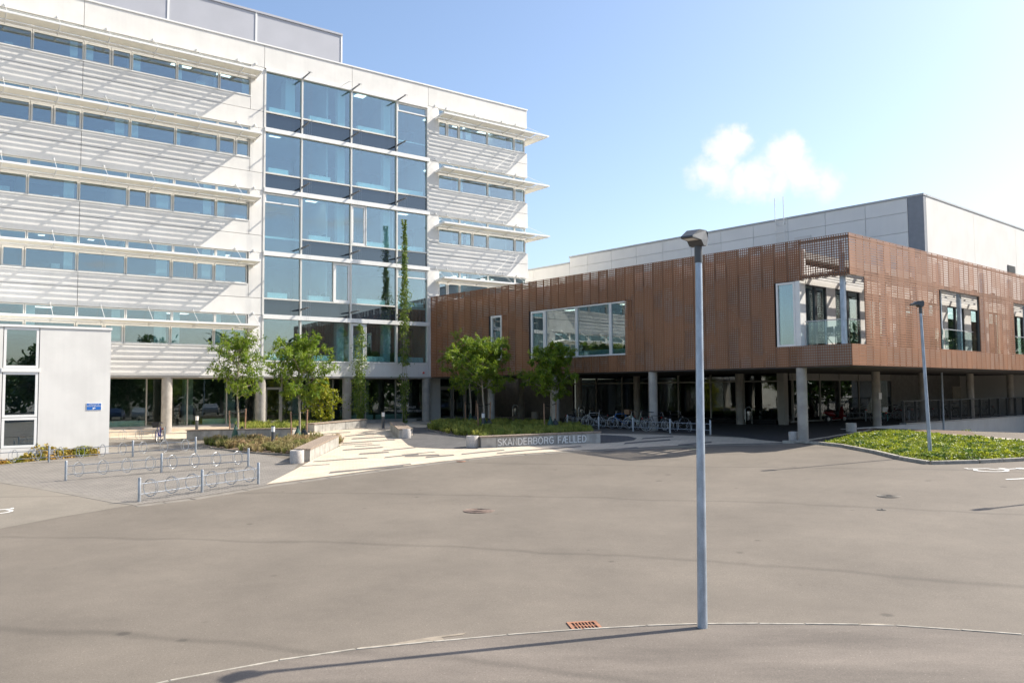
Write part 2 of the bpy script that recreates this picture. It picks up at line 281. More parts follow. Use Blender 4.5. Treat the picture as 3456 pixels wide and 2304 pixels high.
class MB:
    def __init__(s): s.v=[];s.f=[];s.smooth=False
    def add(s,vs,fs):
        b=len(s.v); s.v+=[tuple(v) for v in vs]; s.f+=[tuple(i+b for i in f) for f in fs]; return s
    def box(s,fr,a0,a1,o0,o1,z0,z1):
        c=[fr(a,o,z) for z in(z0,z1) for a,o in((a0,o0),(a1,o0),(a1,o1),(a0,o1))]
        fs=[(3,2,1,0),(4,5,6,7),(0,1,5,4),(1,2,6,5),(2,3,7,6),(3,0,4,7)]
        if (fr.u.cross(fr.n).z*(a1-a0)*(o1-o0)*(z1-z0))<0: fs=[f[::-1] for f in fs]
        return s.add(c,fs)
    def cbox(s,c,dx,dy,dz,rz=0,tilt=None):
        M=Matrix.Rotation(rz,3,'Z')
        if tilt is not None: M=M@tilt
        c=Vector(c); P=[c+M@Vector((x*dx/2,y*dy/2,z*dz/2)) for z in(-1,1) for x,y in((-1,-1),(1,-1),(1,1),(-1,1))]
        return s.add(P,[(3,2,1,0),(4,5,6,7),(0,1,5,4),(1,2,6,5),(2,3,7,6),(3,0,4,7)])
    def tube(s,pts,r,n=8,cap=True,closed=False):
        pts=[Vector(p) for p in pts]; m=len(pts); rr=r if isinstance(r,(list,tuple)) else [r]*m
        rings=[];prev=None
        for i,p in enumerate(pts):
            a=pts[(i-1)%m] if (i>0 or closed) else p; b=pts[(i+1)%m] if (i<m-1 or closed) else p
            t=(b-a).normalized() if (b-a).length>1e-9 else ZV
            if prev is None: q=t.orthogonal().normalized()
            else:
                q=prev-t*prev.dot(t); q=q.normalized() if q.length>1e-6 else t.orthogonal().normalized()
            prev=q; w_=t.cross(q); rings.append([p+(q*math.cos(2*math.pi*k/n)+w_*math.sin(2*math.pi*k/n))*rr[i] for k in range(n)])
        b=len(s.v); s.v+=[tuple(v) for g in rings for v in g]
        for i in range(m if closed else m-1):
            j=(i+1)%m
            for k in range(n): s.f.append((b+i*n+k,b+i*n+(k+1)%n,b+j*n+(k+1)%n,b+j*n+k))
        if cap and not closed: s.f.append(tuple(b+k for k in range(n))[::-1]); s.f.append(tuple(b+(m-1)*n+k for k in range(n)))
        s.smooth=True; return s
    def ring(s,c,axis,rad,r,n=24,k=6):
        axis=Vector(axis).normalized(); a=axis.orthogonal().normalized(); b=axis.cross(a); c=Vector(c)
        return s.tube([c+(a*math.cos(2*math.pi*i/n)+b*math.sin(2*math.pi*i/n))*rad for i in range(n)],r,k,closed=True)
    def lathe(s,c,prof,n=16):
        c=Vector(c); b=len(s.v); m=len(prof)
        for r,z in prof:
            for k in range(n): s.v.append((c.x+r*math.cos(2*math.pi*k/n),c.y+r*math.sin(2*math.pi*k/n),c.z+z))
        for i in range(m-1):
            for k in range(n): s.f.append((b+i*n+k,b+i*n+(k+1)%n,b+(i+1)*n+(k+1)%n,b+(i+1)*n+k))
        s.f.append(tuple(b+k for k in range(n))[::-1]); s.f.append(tuple(b+(m-1)*n+k for k in range(n))); s.smooth=True; return s
    def build(s,name,mat,parent=None,smooth=None):
        me=bpy.data.meshes.new(name); me.from_pydata(s.v,[],s.f); me.materials.append(mat)
        sm=s.smooth if smooth is None else smooth
        if sm:
            me.polygons.foreach_set('use_smooth',[True]*len(me.polygons))
            me.set_sharp_from_angle(angle=R(40))
        o=bpy.data.objects.new(name,me); COL.objects.link(o)
        if parent is not None: o.parent=parent; o.matrix_parent_inverse=world_of(parent).inverted()
        return o
def tag(o,label=None,cat=None,group=None,kind=None):
    if label: o['label']=label
    if cat: o['category']=cat
    if group: o['group']=group
    if kind: o['kind']=kind
    return o
def thing(name,loc,label,cat,group=None,rz=0):
    o=bpy.data.objects.new(name,None); COL.objects.link(o); o.location=loc; o.rotation_euler=(0,0,rz); o.empty_display_size=.2
    return tag(o,label,cat,group)
def bx(name,mat,par,fr,*a): return MB().box(fr,*a).build(name,mat,par)
def copy_tree(o,parent=None):
    c=o.copy(); COL.objects.link(c)
    if parent is not None: c.parent=parent
    for ch in o.children: copy_tree(ch,c)
    return c
def drape(name,poly,dz,mat,kind='structure',step=1.0,parent=None):
    """a sheet laid on the ground inside a polygon"""
    bm=bmesh.new(); bm.faces.new([bm.verts.new((p[0],p[1],0)) for p in poly])
    xs=[p[0] for p in poly]; ys=[p[1] for p in poly]
    for ax,lo,hi in((0,min(xs),max(xs)),(1,min(ys),max(ys))):
        c=math.floor(lo/step)*step+step
        while c<hi:
            no=(1,0,0) if ax==0 else (0,1,0)
            bmesh.ops.bisect_plane(bm,geom=bm.verts[:]+bm.edges[:]+bm.faces[:],plane_co=(c,c,0),plane_no=no); c+=step
    bmesh.ops.triangulate(bm,faces=bm.faces[:])
    for v in bm.verts: v.co.z=H(v.co.x,v.co.y)+dz
    for f in bm.faces:
        f.normal_update()
        if f.normal.z<0: f.normal_flip()
    me=bpy.data.meshes.new(name); bm.to_mesh(me); bm.free(); me.materials.append(mat)
    o=bpy.data.objects.new(name,me); COL.objects.link(o)
    if kind: o['kind']=kind
    if parent: o.parent=parent
    return o
def ppoly(pts): return [px(*p) for p in pts]
def textmesh(name,txt,size,mat,M,parent=None,ext=.01,align='LEFT',spacing=1.0):
    cu=bpy.data.curves.new(name,'FONT'); cu.body=txt; cu.size=size; cu.extrude=ext; cu.align_x=align; cu.resolution_u=3; cu.space_character=spacing
    t=bpy.data.objects.new(name+'_tmp',cu); COL.objects.link(t)
    dg=bpy.context.evaluated_depsgraph_get(); me=bpy.data.meshes.new_from_object(t.evaluated_get(dg))
    bpy.data.objects.remove(t); bpy.data.curves.remove(cu)
    me.transform(M); me.materials.clear(); me.materials.append(mat); me.name=name
    o=bpy.data.objects.new(name,me); COL.objects.link(o)
    if parent is not None:
        o.parent=parent; o.matrix_parent_inverse=world_of(parent).inverted()
    return o
def textframe(fr,a,o,z):
    """matrix that writes along fr.u, upright, facing fr.n"""
    M=Matrix((fr.u,ZV,fr.n)).transposed().to_4x4(); M.translation=fr(a,o,z); return M

# ================================================================ ground
def axis(fine0,fine1,st,far):
    a=[]; c=fine0
    while c<=fine1+1e-6: a.append(c); c+=st
    g=st; lo=fine0; hi=fine1
    while lo>-far: g*=1.5; lo-=g; hi+=g; a=[lo]+a+[hi]
    return a
def grid_sheet():
    xs=axis(-32,48,.6,2500); ys=axis(4,76,.6,2500); mb=MB()
    mb.v=[(x,y,H(x,y)) for y in ys for x in xs]; n=len(xs)
    mb.f=[(j*n+i,j*n+i+1,(j+1)*n+i+1,(j+1)*n+i) for j in range(len(ys)-1) for i in range(n-1)]
    return tag(mb.build('road_asphalt',ASPH,smooth=True),kind='structure')
grid_sheet()
drape('bicycle_court_paving',ppoly([(-250,1598),(0,1628),(150,1652),(381,1696),(452,1703),(640,1680),(900,1637),(985,1592),(1012,1560),(900,1536),(690,1500),(560,1484),(330,1482),(330,1545),(-250,1570)]),.006,PAVG)
drape('parking_bay',ppoly([(-400,1570),(-250,1599),(0,1629),(150,1653),(381,1697),(445,1704),(200,1745),(0,1783),(-300,1848),(-500,1890)]),.004,ASPH3)
plaza=drape('plaza_paving',ppoly([(898,1634),(985,1590),(1045,1557),(1150,1504),(1040,1478),(900,1478),(620,1481),(335,1481),(330,1432),(700,1424),(1000,1424),(1200,1419),(1470,1416),(1640,1416),(1700,1425),(1950,1462),(2200,1466),(2500,1476),(2640,1486),(2640,1494),(2480,1497),(2300,1503),(2100,1513),(1900,1522),(1700,1535),(1500,1556),(1340,1575),(1100,1608)]),.010,PAVL)
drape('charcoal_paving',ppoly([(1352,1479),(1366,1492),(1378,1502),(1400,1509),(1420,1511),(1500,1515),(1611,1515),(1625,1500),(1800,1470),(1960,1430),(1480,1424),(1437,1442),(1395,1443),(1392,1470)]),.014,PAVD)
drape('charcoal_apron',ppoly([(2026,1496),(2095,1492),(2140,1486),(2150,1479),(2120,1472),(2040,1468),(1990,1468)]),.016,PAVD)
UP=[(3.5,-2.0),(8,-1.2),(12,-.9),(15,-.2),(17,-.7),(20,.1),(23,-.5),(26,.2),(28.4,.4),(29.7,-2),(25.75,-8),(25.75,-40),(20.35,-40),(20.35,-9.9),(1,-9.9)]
PAVU=pavemat('shade_darkened_pavers',(.05,.048,.047),(.03,.03,.03),.28,.14,R(-38),.12)  # dark pavers, made blacker still: deep shade under the wing put into the colour
_H=H
H=H0
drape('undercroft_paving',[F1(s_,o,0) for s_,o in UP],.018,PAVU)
H=_H
# dark long inlays in the cream paving
STR=[(1115,1592,1360,1570,9),(1060,1556,1238,1544,5),(1020,1572,1110,1566,4),(1235,1581,1385,1564,7),(1300,1542,1410,1531,6),(1160,1517,1290,1508,6),(1215,1530,1310,1524,7),(1295,1519,1400,1509,5),(1160,1494,1330,1483,5),(1155,1500,1255,1496,4),(1200,1505,1280,1500,4),(1360,1534,1465,1524,4),(1370,1537,1480,1533,8),(1190,1479,1320,1472,6),(1165,1471,1260,1462,5),(1440,1541,1530,1534,7),(1560,1531,1700,1517,6),(1100,1470,1150,1468,4),(1680,1528,1790,1517,6),(1790,1517,1960,1505,6),(2110,1494,2260,1482,8),(2050,1517,2150,1508,9),(2290,1500,2400,1490,9),(2170,1478,2270,1472,6),(1230,1456,1300,1449,4),(1280,1447,1400,1441,4),(1090,1463,1180,1457,4),(1420,1431,1500,1428,3),(1150,1449,1240,1444,3),(420,1456,540,1455,4),(560,1462,640,1460,4),(380,1467,500,1465,4),(640,1447,760,1445,3)]
for (x0,y0,x1,y1,w_) in STR:
    drape('dark_paver_strip',ppoly([(x0,y0),(x1,y1),(x1+4,y1+w_*.5),(x0-6,y0+w_*.7)]),.0145,PAVS,kind=None,step=3,parent=plaza)
def strip_pieces(name,pts,width,length,h,dz,mat,gap=.012,parent=None):
    """short stones laid end to end along a line on the ground; returns the stones"""
    P=[Vector((p.x,p.y,0)) for p in pts]; res=[]
    segs=[]; acc=[]
    for a,b in zip(P,P[1:]):
        L=(b-a).length; n=max(1,round(L/length))
        for i in range(n): segs.append((a.lerp(b,i/n),a.lerp(b,(i+1)/n)))
    for a,b in segs:
        d=(b-a); L=d.length; d/=L; q=Vector((d.y,-d.x,0)); mb=MB(); a2=a+d*gap/2; b2=b-d*gap/2
        c=[a2,b2,b2+q*width,a2+q*width]; j=rnd.uniform(-.003,.003)
        lo=[Vector((v.x,v.y,H(v.x,v.y)-.12)) for v in c]; e=min(.012,width*.2)
        hi=[Vector((v.x,v.y,H(v.x,v.y)+dz+h+j)) for v in c]
        cen=sum(hi,Vector())/4; top=[v+(cen-v).normalized()*e*1.4 for v in hi]; hi=[v-ZV*e for v in hi]
        mb.add(lo+hi+top,[(0,1,5,4),(1,2,6,5),(2,3,7,6),(3,0,4,7),(4,5,9,8),(5,6,10,9),(6,7,11,10),(7,4,8,11),(8,9,10,11)])
        res.append(mb.build(name,mat,parent))
    return res
edge=thing('flush_kerb',px(1200,1605),'flat grey kerb slabs between the cream plaza and the road','kerb')
strip_pieces('kerb_slab',ppoly([(452,1706),(640,1683),(900,1639),(1100,1611),(1340,1578),(1500,1558),(1700,1537),(1900,1524),(2100,1515),(2300,1505),(2480,1499),(2640,1496)]),.30,1.0,.012,0,KERBD,parent=edge)
edge2=thing('flush_kerb',px(150,1655),'flat grey kerb slabs along the edge of the left parking bay','kerb')
strip_pieces('kerb_slab',ppoly([(452,1704),(381,1697),(150,1653),(0,1629),(-120,1612)]),.28,1.0,.011,0,KERBD,parent=edge2)
FK=[(-300,2560),(250,2385),(569,2304),(939,2235),(1200,2197),(1460,2171),(1710,2148),(1965,2129),(2180,2117),(2353,2111),(2560,2109.5),(2715,2111),(2900,2113),(3021,2116),(3240,2131),(3450,2147),(3700,2170),(4000,2205)]
drape('footway',[*ppoly(FK),Vector((14,6,0)),Vector((12,-3,0)),Vector((-9,-3,0)),Vector((-9,5,0))],.030,ASPH2,step=.8)
fk=thing('granite_kerb',px(1200,2197),'thin pale granite kerb curving along the footway in the foreground','kerb')
strip_pieces('kerb_stone',ppoly(FK[1:-1]),.04,1.0,.040,0,GRANITE,parent=fk)
# sand washed against the foreground kerb
SAND=pm('drifted_sand',(.26,.22,.17),.95,var=.12,scale=6,fine=.25)
def sand(pts):
    drape('sand_drift',ppoly(pts),.006,SAND,kind='stuff',step=1.0)
sand([(1195,2192),(1215,2184),(1300,2176),(1345,2168),(1450,2150),(1530,2140),(1575,2134),(1560,2142),(1490,2150),(1500,2160),(1700,2146),(1650,2150),(1460,2168)])
sand([(760,2266),(900,2236),(950,2222),(1010,2217),(1090,2206),(1190,2190),(1190,2197),(1010,2221),(930,2235)])
sand([(2740,2108),(2770,2104),(2800,2107),(2950,2103),(3060,2112),(3200,2120),(3330,2128),(3440,2140),(3440,2145),(3240,2129),(3021,2114),(2850,2110)])
sand([(2340,2108),(2352,2104),(2364,2108)])
# painted wheelchair symbols and bay line
def paint(name,pts,w_,label=None,closed=False):
    return None
def wheelchair(O,ux,uy,parent):
    """ISA figure as flat strokes, drawn in a local plane on the ground, 1 unit = about 1 m"""
    def seg(pts,w_):
        mb=MB(); P=[Vector(p) for p in pts]; L=[];Rr=[]
        for i,p in enumerate(P):
            a=P[max(0,i-1)];b=P[min(len(P)-1,i+1)]; d=(b-a).normalized(); q=Vector((-d.y,d.x)); L.append(p+q*w_/2);Rr.append(p-q*w_/2)
        def W(v): g=O+ux*v.x+uy*v.y; return (g.x,g.y,H(g.x,g.y)+.014)
        mb.v=[W(v) for v in L]+[W(v) for v in Rr]; n=len(P)
        mb.f=[(i,n+i,n+i+1,i+1) for i in range(n-1)]
        mb.build('painted_stroke',MARK,parent)
    seg([(.0+.36*math.cos(a),.36*math.sin(a)) for a in [R(100+i*10) for i in range(25)]],.09)
    seg([(.0,.75),(.03,.22),(.36,.2),(.52,-.22),(.66,-.16)],.10)
    seg([(.02,.52),(.3,.52)],.08)
    seg([(-.03+.1*math.cos(a),.92+.1*math.sin(a)) for a in [R(i*20) for i in range(19)]],.10)
q=px(3345,1587); t=thing('wheelchair_marking',q,'white painted wheelchair symbol in the bay beside the ivy bed','road marking')
wheelchair(q,Vector((-.45,.89,0))*1.0,Vector((.95,.10,0))*1.15,t)
q=px(-12,1728); t=thing('wheelchair_marking',q,'white painted wheelchair symbol cut off by the left picture edge','road marking')
wheelchair(q,Vector((-.2,.98,0)),Vector((-.98,-.2,0)),t)
mb=MB(); a,b=px(3392,1617),px(3600,1608); d=(b-a); d.z=0; d.normalize(); qn=Vector((d.y,-d.x,0))*.1
mb.add([(v.x,v.y,H(v.x,v.y)+.012) for v in(a,b,b+qn,a+qn)],[(3,2,1,0)]); tag(mb.build('bay_line',MARK),'white painted bay line at the right edge of the road','road marking')
# manhole covers, gully
def manhole(x,y,r,label,mat):
    p=px(x,y); t=thing('manhole_cover',p,label,'manhole')
    MB().lathe(p,[(r,-.03),(r,.006),(r*.93,.008),(r*.92,.003),(r*.9,.003)],28).build('rim',mat,t)
    MB().lathe(p,[(r*.88,-.03),(r*.88,.005),(r*.86,.007)],28).build('lid',mat,t)
    for k,rr in enumerate((.78,.64,.5,.36,.22)): MB().ring(p+ZV*.007,(0,0,1),r*rr,.008,24,4).build('rib',mat,t)
manhole(1617,1722,.42,'rusty round manhole cover in the middle of the road',IRON)
manhole(3000,1673,.30,'dark sunken manhole cover on the right of the road',KERBD)
manhole(2976,1719,.13,'small round valve cover on the right of the road',KERBD)
manhole(1555,1556,.20,'small rusty valve cover in the road near the plaza edge',RUST)
def gully():
    c=px(1973,2112); d=(px(2180,2117)-px(1965,2129)); d.z=0; d.normalize(); fr=Fr((c.x,c.y,H(c.x,c.y)+.004),d,Vector((-d.y,d.x,0)))
    t=thing('drain_grate',fr.O,'rusty rectangular drain grate beside the foreground kerb','drain')
    w2,h2=.215,.20
    fb=MB(); fb.box(fr,-w2,w2,-h2,-h2+.05,-.05,.012).box(fr,-w2,w2,h2-.05,h2,-.05,.012).box(fr,-w2,-w2+.05,-h2+.05,h2-.05,-.05,.012).box(fr,w2-.05,w2,-h2+.05,h2-.05,-.05,.012); fb.build('frame',RUST,t)
    bx('sump',DARK,t,fr,-w2+.05,w2-.05,-h2+.05,h2-.05,-.05,-.002)
    for i in range(1,7):
        a=-w2+.05+i*(2*w2-.1)/7; bx('bar',RUST,t,fr,a-.008,a+.008,-h2+.05,h2-.05,-.002,.010)
    bx('crossbar',RUST,t,fr,-w2+.05,w2-.05,-.012,.012,-.0025,.0085)
gully()

# ================================================================ office building (white, five window bands)
OB=thing('office_building',FL(-12,0,0),'white concrete office block with ribbon windows, sunshades and glazed centre','building')
def F(name,mat,*a,parent=None): return bx(name,mat,parent or OB,FL,*a)
J=[3.97,7.84,11.69,15.57,19.42]; SILL=[4.87]+[j+.83 for j in J[1:]]; HEAD=[6.81]+[j+2.78 for j in J[1:]]
ROOF=23.62; SL=-36.; SR=8.8; G=.012
# backing frame and slabs
F('wall_core',DARK,SL+.2,-11.75,-.36,-.31,3.1,4.8); 
for k in range(5):
    lo=HEAD[k-1]+.06 if k else 3.12; hi=SILL[k]-.06
    for a,b in((SL+.2,-11.8),(.02,SR-.32)): F('spandrel_core',DARK,a,b,-.40,-.30,lo,hi)
for a,b in((SL+.2,-11.8),(.02,SR-.32)): F('spandrel_core',DARK,a,b,-.40,-.30,HEAD[4]+.06,ROOF-.1)
def panel(a,b,z0,z1): F('wall_panel',CONCW,a+G,b-G,-.30,0,z0+G,z1-G)
cuts=[SL,-31.9,-21.87,-11.8]
for k in range(5):
    lo=HEAD[k-1] if k else 3.09
    for a,b in zip(cuts,cuts[1:]):
        b2=b
        panel(a,b2,lo,J[k]); 
        panel(a,b2 if b<-12 else -12.65,J[k],SILL[k]-.0)
    panel(-12.65,-11.8,J[k],(J[k+1] if k<4 else HEAD[4]) if False else HEAD[k])
    if k: 
        panel(0,SR,lo,J[k]); panel(0,SR,J[k],SILL[k]); panel(0,.83,SILL[k],HEAD[k])
    else:
        panel(0,SR,3.09,SILL[0]); panel(0,.83,SILL[0],HEAD[0])
for a,b in zip([SL,-31.9,-21.87,-11.8,-5.87,0],[-31.9,-21.87,-11.8,-5.87,0,SR]): panel(a,b,HEAD[4],ROOF)
F('fascia_panel',CONCW,-11.8+G,-G,-.30,-.002,3.09,4.0)
F('parapet_cap',WHITE,SL,SR+.04,-.40,.05,ROOF,ROOF+.09)
F('roof_slab',IFLOOR,SL+.1,SR-.1,-15,-.40,ROOF-.5,ROOF-.15)
F('end_wall',CONCW,SR-.3,SR,-15,-.302,3.09,ROOF)
F('rear_wall',CONCW,SL,SR,-15.3,-15.001,-.5,ROOF)
F('side_wall',CONCW,SL,SL+.3,-15,-.302,-1,ROOF)
for k in range(5):
    z=J[k]; F('floor_slab',IFLOOR,SL+.35,SR-.35,-14.9,-.42,z-.30,z+.03)
    F('ceiling',IWALL,SL+.35,SR-.35,-14.9,-.42,HEAD[k]+.12,HEAD[k]+.2)
    F('corridor_wall',IDARK,SL+.35,SR-.35,-6.6,-6.4,z+.03,HEAD[k]+.12)
    # partitions, pale columns behind the glass, furniture on the sills
    a=-34.0+ (k%2)*2.43
    while a<SR-1:
        F('partition',IWALL,a-.06,a+.06,-6.4,-.9,z+.03,HEAD[k]+.12); a+=rnd.choice((4.87,4.87,7.3,2.43))
    for g in range(-9,3):
        a=-12.2+g*2.435 if g<0 else .9+g*2.45
        if rnd.random()<.75:
            w_=rnd.uniform(.35,.7); sd=rnd.choice((0,1))
            F('blind',CABIN,a+ (0.12 if sd else 2.3-w_),a+(0.12+w_ if sd else 2.3),-.55,-.50,SILL[k]-.1,HEAD[k]+.05)
        if rnd.random()<.6: F('desk_screen',IDARK,a+.6,a+1.25,-1.4,-1.35,SILL[k]-.05,SILL[k]+.45)
        if rnd.random()<.5: F('storage_box',CABIN,a+1.3,a+1.3+rnd.uniform(.2,.6),-.8,-.45,SILL[k]-.1,SILL[k]+rnd.uniform(.15,.4))
        if rnd.random()<.55: F('ceiling_lamp',LAMPP,a+.5,a+1.7,-3.2,-2.6,HEAD[k]+.10,HEAD[k]+.118)
        if rnd.random()<.35: F('ceiling_lamp',LAMPP,a+.8,a+1.1,-1.9,-1.6,HEAD[k]+.10,HEAD[k]+.118)
# ribbon windows
def window(a,b,z0,z1,posts,tr,mat=FRAME,glass=GLASS_L,fr=FL,par=None,o=-.14,fw=.07,name='window'):
    par=par or OB
    f=MB()
    f.box(fr,a,b,o-.05,o+.07,z0,z0+fw).box(fr,a,b,o-.05,o+.07,z1-fw,z1)
    f.box(fr,a,a+fw,o-.05,o+.068,z0+fw,z1-fw).box(fr,b-fw,b,o-.05,o+.068,z0+fw,z1-fw)
    w_=f.build(name,mat,par)
    MB().box(fr,a+fw*.6,b-fw*.6,o-.012,o+.012,z0+fw*.6,z1-fw*.6).build('pane',glass,w_)
    return w_
DIV={4:[-34,-31.6,-29.2,-26.75,-24.29,-21.83,-20.45,-19.40,-16.95,-14.52,-12.62],3:[-34,-31.6,-29.2,-28.1,-26.7,-24.29,-23.22,-21.86,-19.42,-16.98,-14.54,-13.51,-12.64],2:[-34,-31.6,-29.2,-26.75,-24.33,-21.92,-19.47,-18.41,-17.06,-14.61,-12.66],1:[-34,-31.6,-29.2,-27.8,-26.5,-25.42,-24.38,-21.93,-19.50,-17.09,-15.73,-14.66,-12.70],0:[-34,-31.6,-29.2,-26.75,-24.3,-21.92,-20.53,-19.53,-17.07,-14.63,-12.68]}
RDIV={4:[.84,1.60,2.63,5.13,7.60,8.62],3:[.84,2.65,5.13,7.60,8.62],2:[.84,2.66,3.75,5.13,7.60,8.62],1:[.84,1.6,2.65,5.13,7.6,8.62],0:[.84,2.65,5.13,7.6,8.62]}
GRID=[-34,-31.6,-29.2,-26.75,-24.3,-21.88,-19.45,-17.0,-14.58,-12.65]; RG=[.84,2.65,5.13,7.60,8.62]
CAN=[j+1.98 for j in [3.98]+J[1:]]; CAN[0]=5.98
for k in range(5):
    zt=CAN[k]-.06
    for dv_,gv in((DIV[k],GRID),(RDIV[k],RG)):
        for a,b in zip(dv_,dv_[1:]):
            narrow=(b-a)<1.6
            window(a+.012,b-.012,SILL[k]+.01,zt,None,None,fw=.095 if narrow else .062)
        e=dv_[-1]
        for a,b in zip(gv,gv[1:]): window(a+.012,min(b,e)-.012,zt+.01,HEAD[k]-.01,None,None,fw=.055,name='clerestory_window')
        F('window_sill',WHITE,dv_[0],dv_[-1],-.2,.035,SILL[k]-.035,SILL[k]+.008)
# sunshades
def sunshade(a,b,zc,ends=(1,1),wrap=False):
    t=MB(); o1=1.2
    t.box(FL,a,b,o1-.05,o1+.02,zc+.06,zc+.17)                    # outer rail
    t.box(FL,a,b,.03,.07,zc-.03,zc+.05)
    t.box(FL,a+.01,b-.01,.07,.36,zc+.005,zc+.02)                # solid inner plate
    s_=t.build('sunshade',WHITE,OB)
    f=MB()
    for i in range(7):
        o=.40+i*.111; zz_=zc+.03+ (o-.36)*.09
        p=[FL(a+.03,o,zz_-.012),FL(b-.03,o,zz_-.012),FL(b-.03,o+.078,zz_+.014),FL(a+.03,o+.078,zz_+.014)]
        q=[v+ZV*.012 for v in p]
        f.add(p+q,[(0,1,2,3),(7,6,5,4),(0,4,5,1),(1,5,6,2),(2,6,7,3),(3,7,4,0)])
    tag(f.build('louvre_blades',CREAM,s_),kind='stuff')
    for e,s0 in((ends[0],a),(ends[1],b)):
        if not e: continue
        g=MB(); p=[FL(s0-.02,.02,zc-.09),FL(s0+.02,.02,zc-.09),FL(s0+.02,.02,zc+.08),FL(s0-.02,.02,zc+.08)]
        q=[FL(s0-.02,o1+.015,zc+.05),FL(s0+.02,o1+.015,zc+.05),FL(s0+.02,o1+.015,zc+.178),FL(s0-.02,o1+.015,zc+.178)]
        g.add(p+q,[(0,1,5,4),(1,2,6,5),(2,3,7,6),(3,0,4,7),(4,5,6,7),(3,2,1,0)]); g.build('bracket',WHITE,s_)
        r=MB(); r.tube([FL(s0,.02,zc+.93),FL(s0,o1-.05,zc+.16)],.011,6); r.cbox(FL(s0,.035,zc+.93),.07,.07,.10,aL); r.build('tie_rod',WHITE,s_)
seams=[-12.35,-13.45]+[-13.45-2.425*i for i in range(1,9)]
rse=[.55,1.5,3.97,6.42,7.72,8.8]
for k in range(5):
    for i,(b,a) in enumerate(zip(seams,seams[1:])): sunshade(a,b,CAN[k],(1,1 if i==0 else 0))
    for i,(a,b) in enumerate(zip(rse,rse[1:])): sunshade(a,b,CAN[k],(1 if i==0 else 1,0))
    # the shade turns the corner
    t=MB(); zc=CAN[k]; t.box(FL,SR+.02,SR+1.2,1.15,1.22,zc+.06,zc+.17).box(FL,SR+1.13,SR+1.2,-3,1.15,zc+.06,zc+.17)
    cs=t.build('sunshade',WHITE,OB); f=MB()
    for i in range(7):
        o=.40+i*.111; f.box(FL,SR+.03,SR+o,o,o+.078,zc+.03,zc+.045); f.box(FL,SR+o,SR+o+.078,-3,o,zc+.03,zc+.045)
    f.box(FL,SR+.02,SR+.36,-3,.36,zc+.005,zc+.02); tag(f.build('louvre_blades',CREAM,cs),kind='stuff')
    r=MB(); r.tube([FL(SR,.03,zc+.9),FL(SR+1.1,1.1,zc+.16)],.011,6); r.build('tie_rod',WHITE,cs)
# central curtain wall
ME=[-11.8,-9.32,-5.9,-2.5,0.]
ROWS=[(22.0,19.47,18.46,18.20),(18.18,15.64,14.70,14.42),(14.40,11.72,10.76,10.49),(10.47,7.85,6.87,6.60),(6.58,4.06,None,None)]
for i,a in enumerate(ME):
    w_=.05 if 0<i<4 else .06; F('mullion',FRAME,a-w_+ (.06 if i==0 else 0)-(.06 if i==4 else 0),a+w_+(.06 if i==0 else 0)-(.06 if i==4 else 0),-.22,.03,4.0,22.1)
F('head_rail',WHITE,-11.72,-.08,-.25,.10,22.0,22.16)
for r,(zt,zm,zb,zbb) in enumerate(ROWS):
    k=4-r
    for c in range(4):
        a,b=ME[c]+.05,ME[c+1]-.05
        if c==0: a+=.07
        if c==3: b-=.07
        def pane(x0,x1,z0,z1,g=GLASS_C,nm='glass_pane'): F(nm,g,x0,x1,-.12,-.10,z0,z1)
        stair=(r,c) in((0,3),(2,0),(3,3))
        if zb is None:
            if c==2:
                window(a,a+1.02,zm+.06,zt-.02,None,None,WHITE,GLASS_C,o=-.1,fw=.14,name='casement_window'); F('thin_mullion',FRAME,a+1.03,a+1.09,-.18,.0,zm,zt); pane(a+1.09,b,zm,zt)
            else: pane(a,b,zm,zt)
        elif stair:
            window(a,b,zt-.62,zt-.02,None,None,WHITE,GLASS_C,o=-.1,fw=.085,name='top_hung_window'); pane(a,b,zb,zt-.63)
            F('low_panel',CABIN,a+.02,b-.02,-.32,-.28,zb,zb+1.0)
        else:
            if (r,c)==(2,2): window(a,a+1.0,zm+.05,zt-.02,None,None,WHITE,GLASS_C,o=-.1,fw=.12,name='casement_window'); F('thin_mullion',FRAME,a+1.01,a+1.07,-.18,0,zm,zt); pane(a+1.07,b,zm+.03,zt)
            elif (r,c)==(3,1): window(b-1.12,b,zm+.05,zt-.02,None,None,WHITE,GLASS_C,o=-.1,fw=.14,name='casement_window'); F('thin_mullion',FRAME,b-1.19,b-1.13,-.18,0,zm,zt); pane(a,b-1.19,zm+.03,zt)
            else: pane(a,b,zm+.03,zt)
            F('transom',FRAME,a,b,-.18,.0,zm-.045,zm+.045)
            F('spandrel_pane',SPAND,a,b,-.12,-.10,zb,zm-.045)
        if not stair or r==3:
            z0=zm+.04
            if c==1: F('low_cabinet',CABIN,a+.55,a+2.0,-.5,-.22,z0,z0+.34)
            elif c==2: F('low_cabinet',CABIN,a+.5+(.6 if r==2 else 0),b-.75,-.5,-.22,z0,z0+.34)
            elif c==0: F('low_cabinet',CABIN,a+.3,b-.75 if r!=0 else b,-.5,-.22,z0,z0+.36)
            else: F('low_cabinet',CABIN,a+.02,b-.2,-.5,-.22,z0,z0+.34)
            if r in(1,2,3) and c<3: 
                F('desk_monitor',IDARK,a+1.1,a+1.7,-1.6,-1.52,z0+.25,z0+.85); F('desk_monitor',IDARK,a+1.85,a+1.95,-1.3,-.8,z0+.2,z0+.6)
            if c in(1,2) and r!=3: F('pale_column',CABIN,b-.62,b-.1,-1.1,-.7,zm-.1,zt+.1)
        if c==0 and r==0: F('pale_column',CABIN,b-.75,b-.12,-1.6,-.8,zm-.1,zt+.1)
    if zb:
        F('slab_cover',WHITE,-11.75,.05,-.25,.09,zbb,zb); F('slab_edge',DARK,-11.7,-.05,-.6,-.252,zbb,zm-.1)
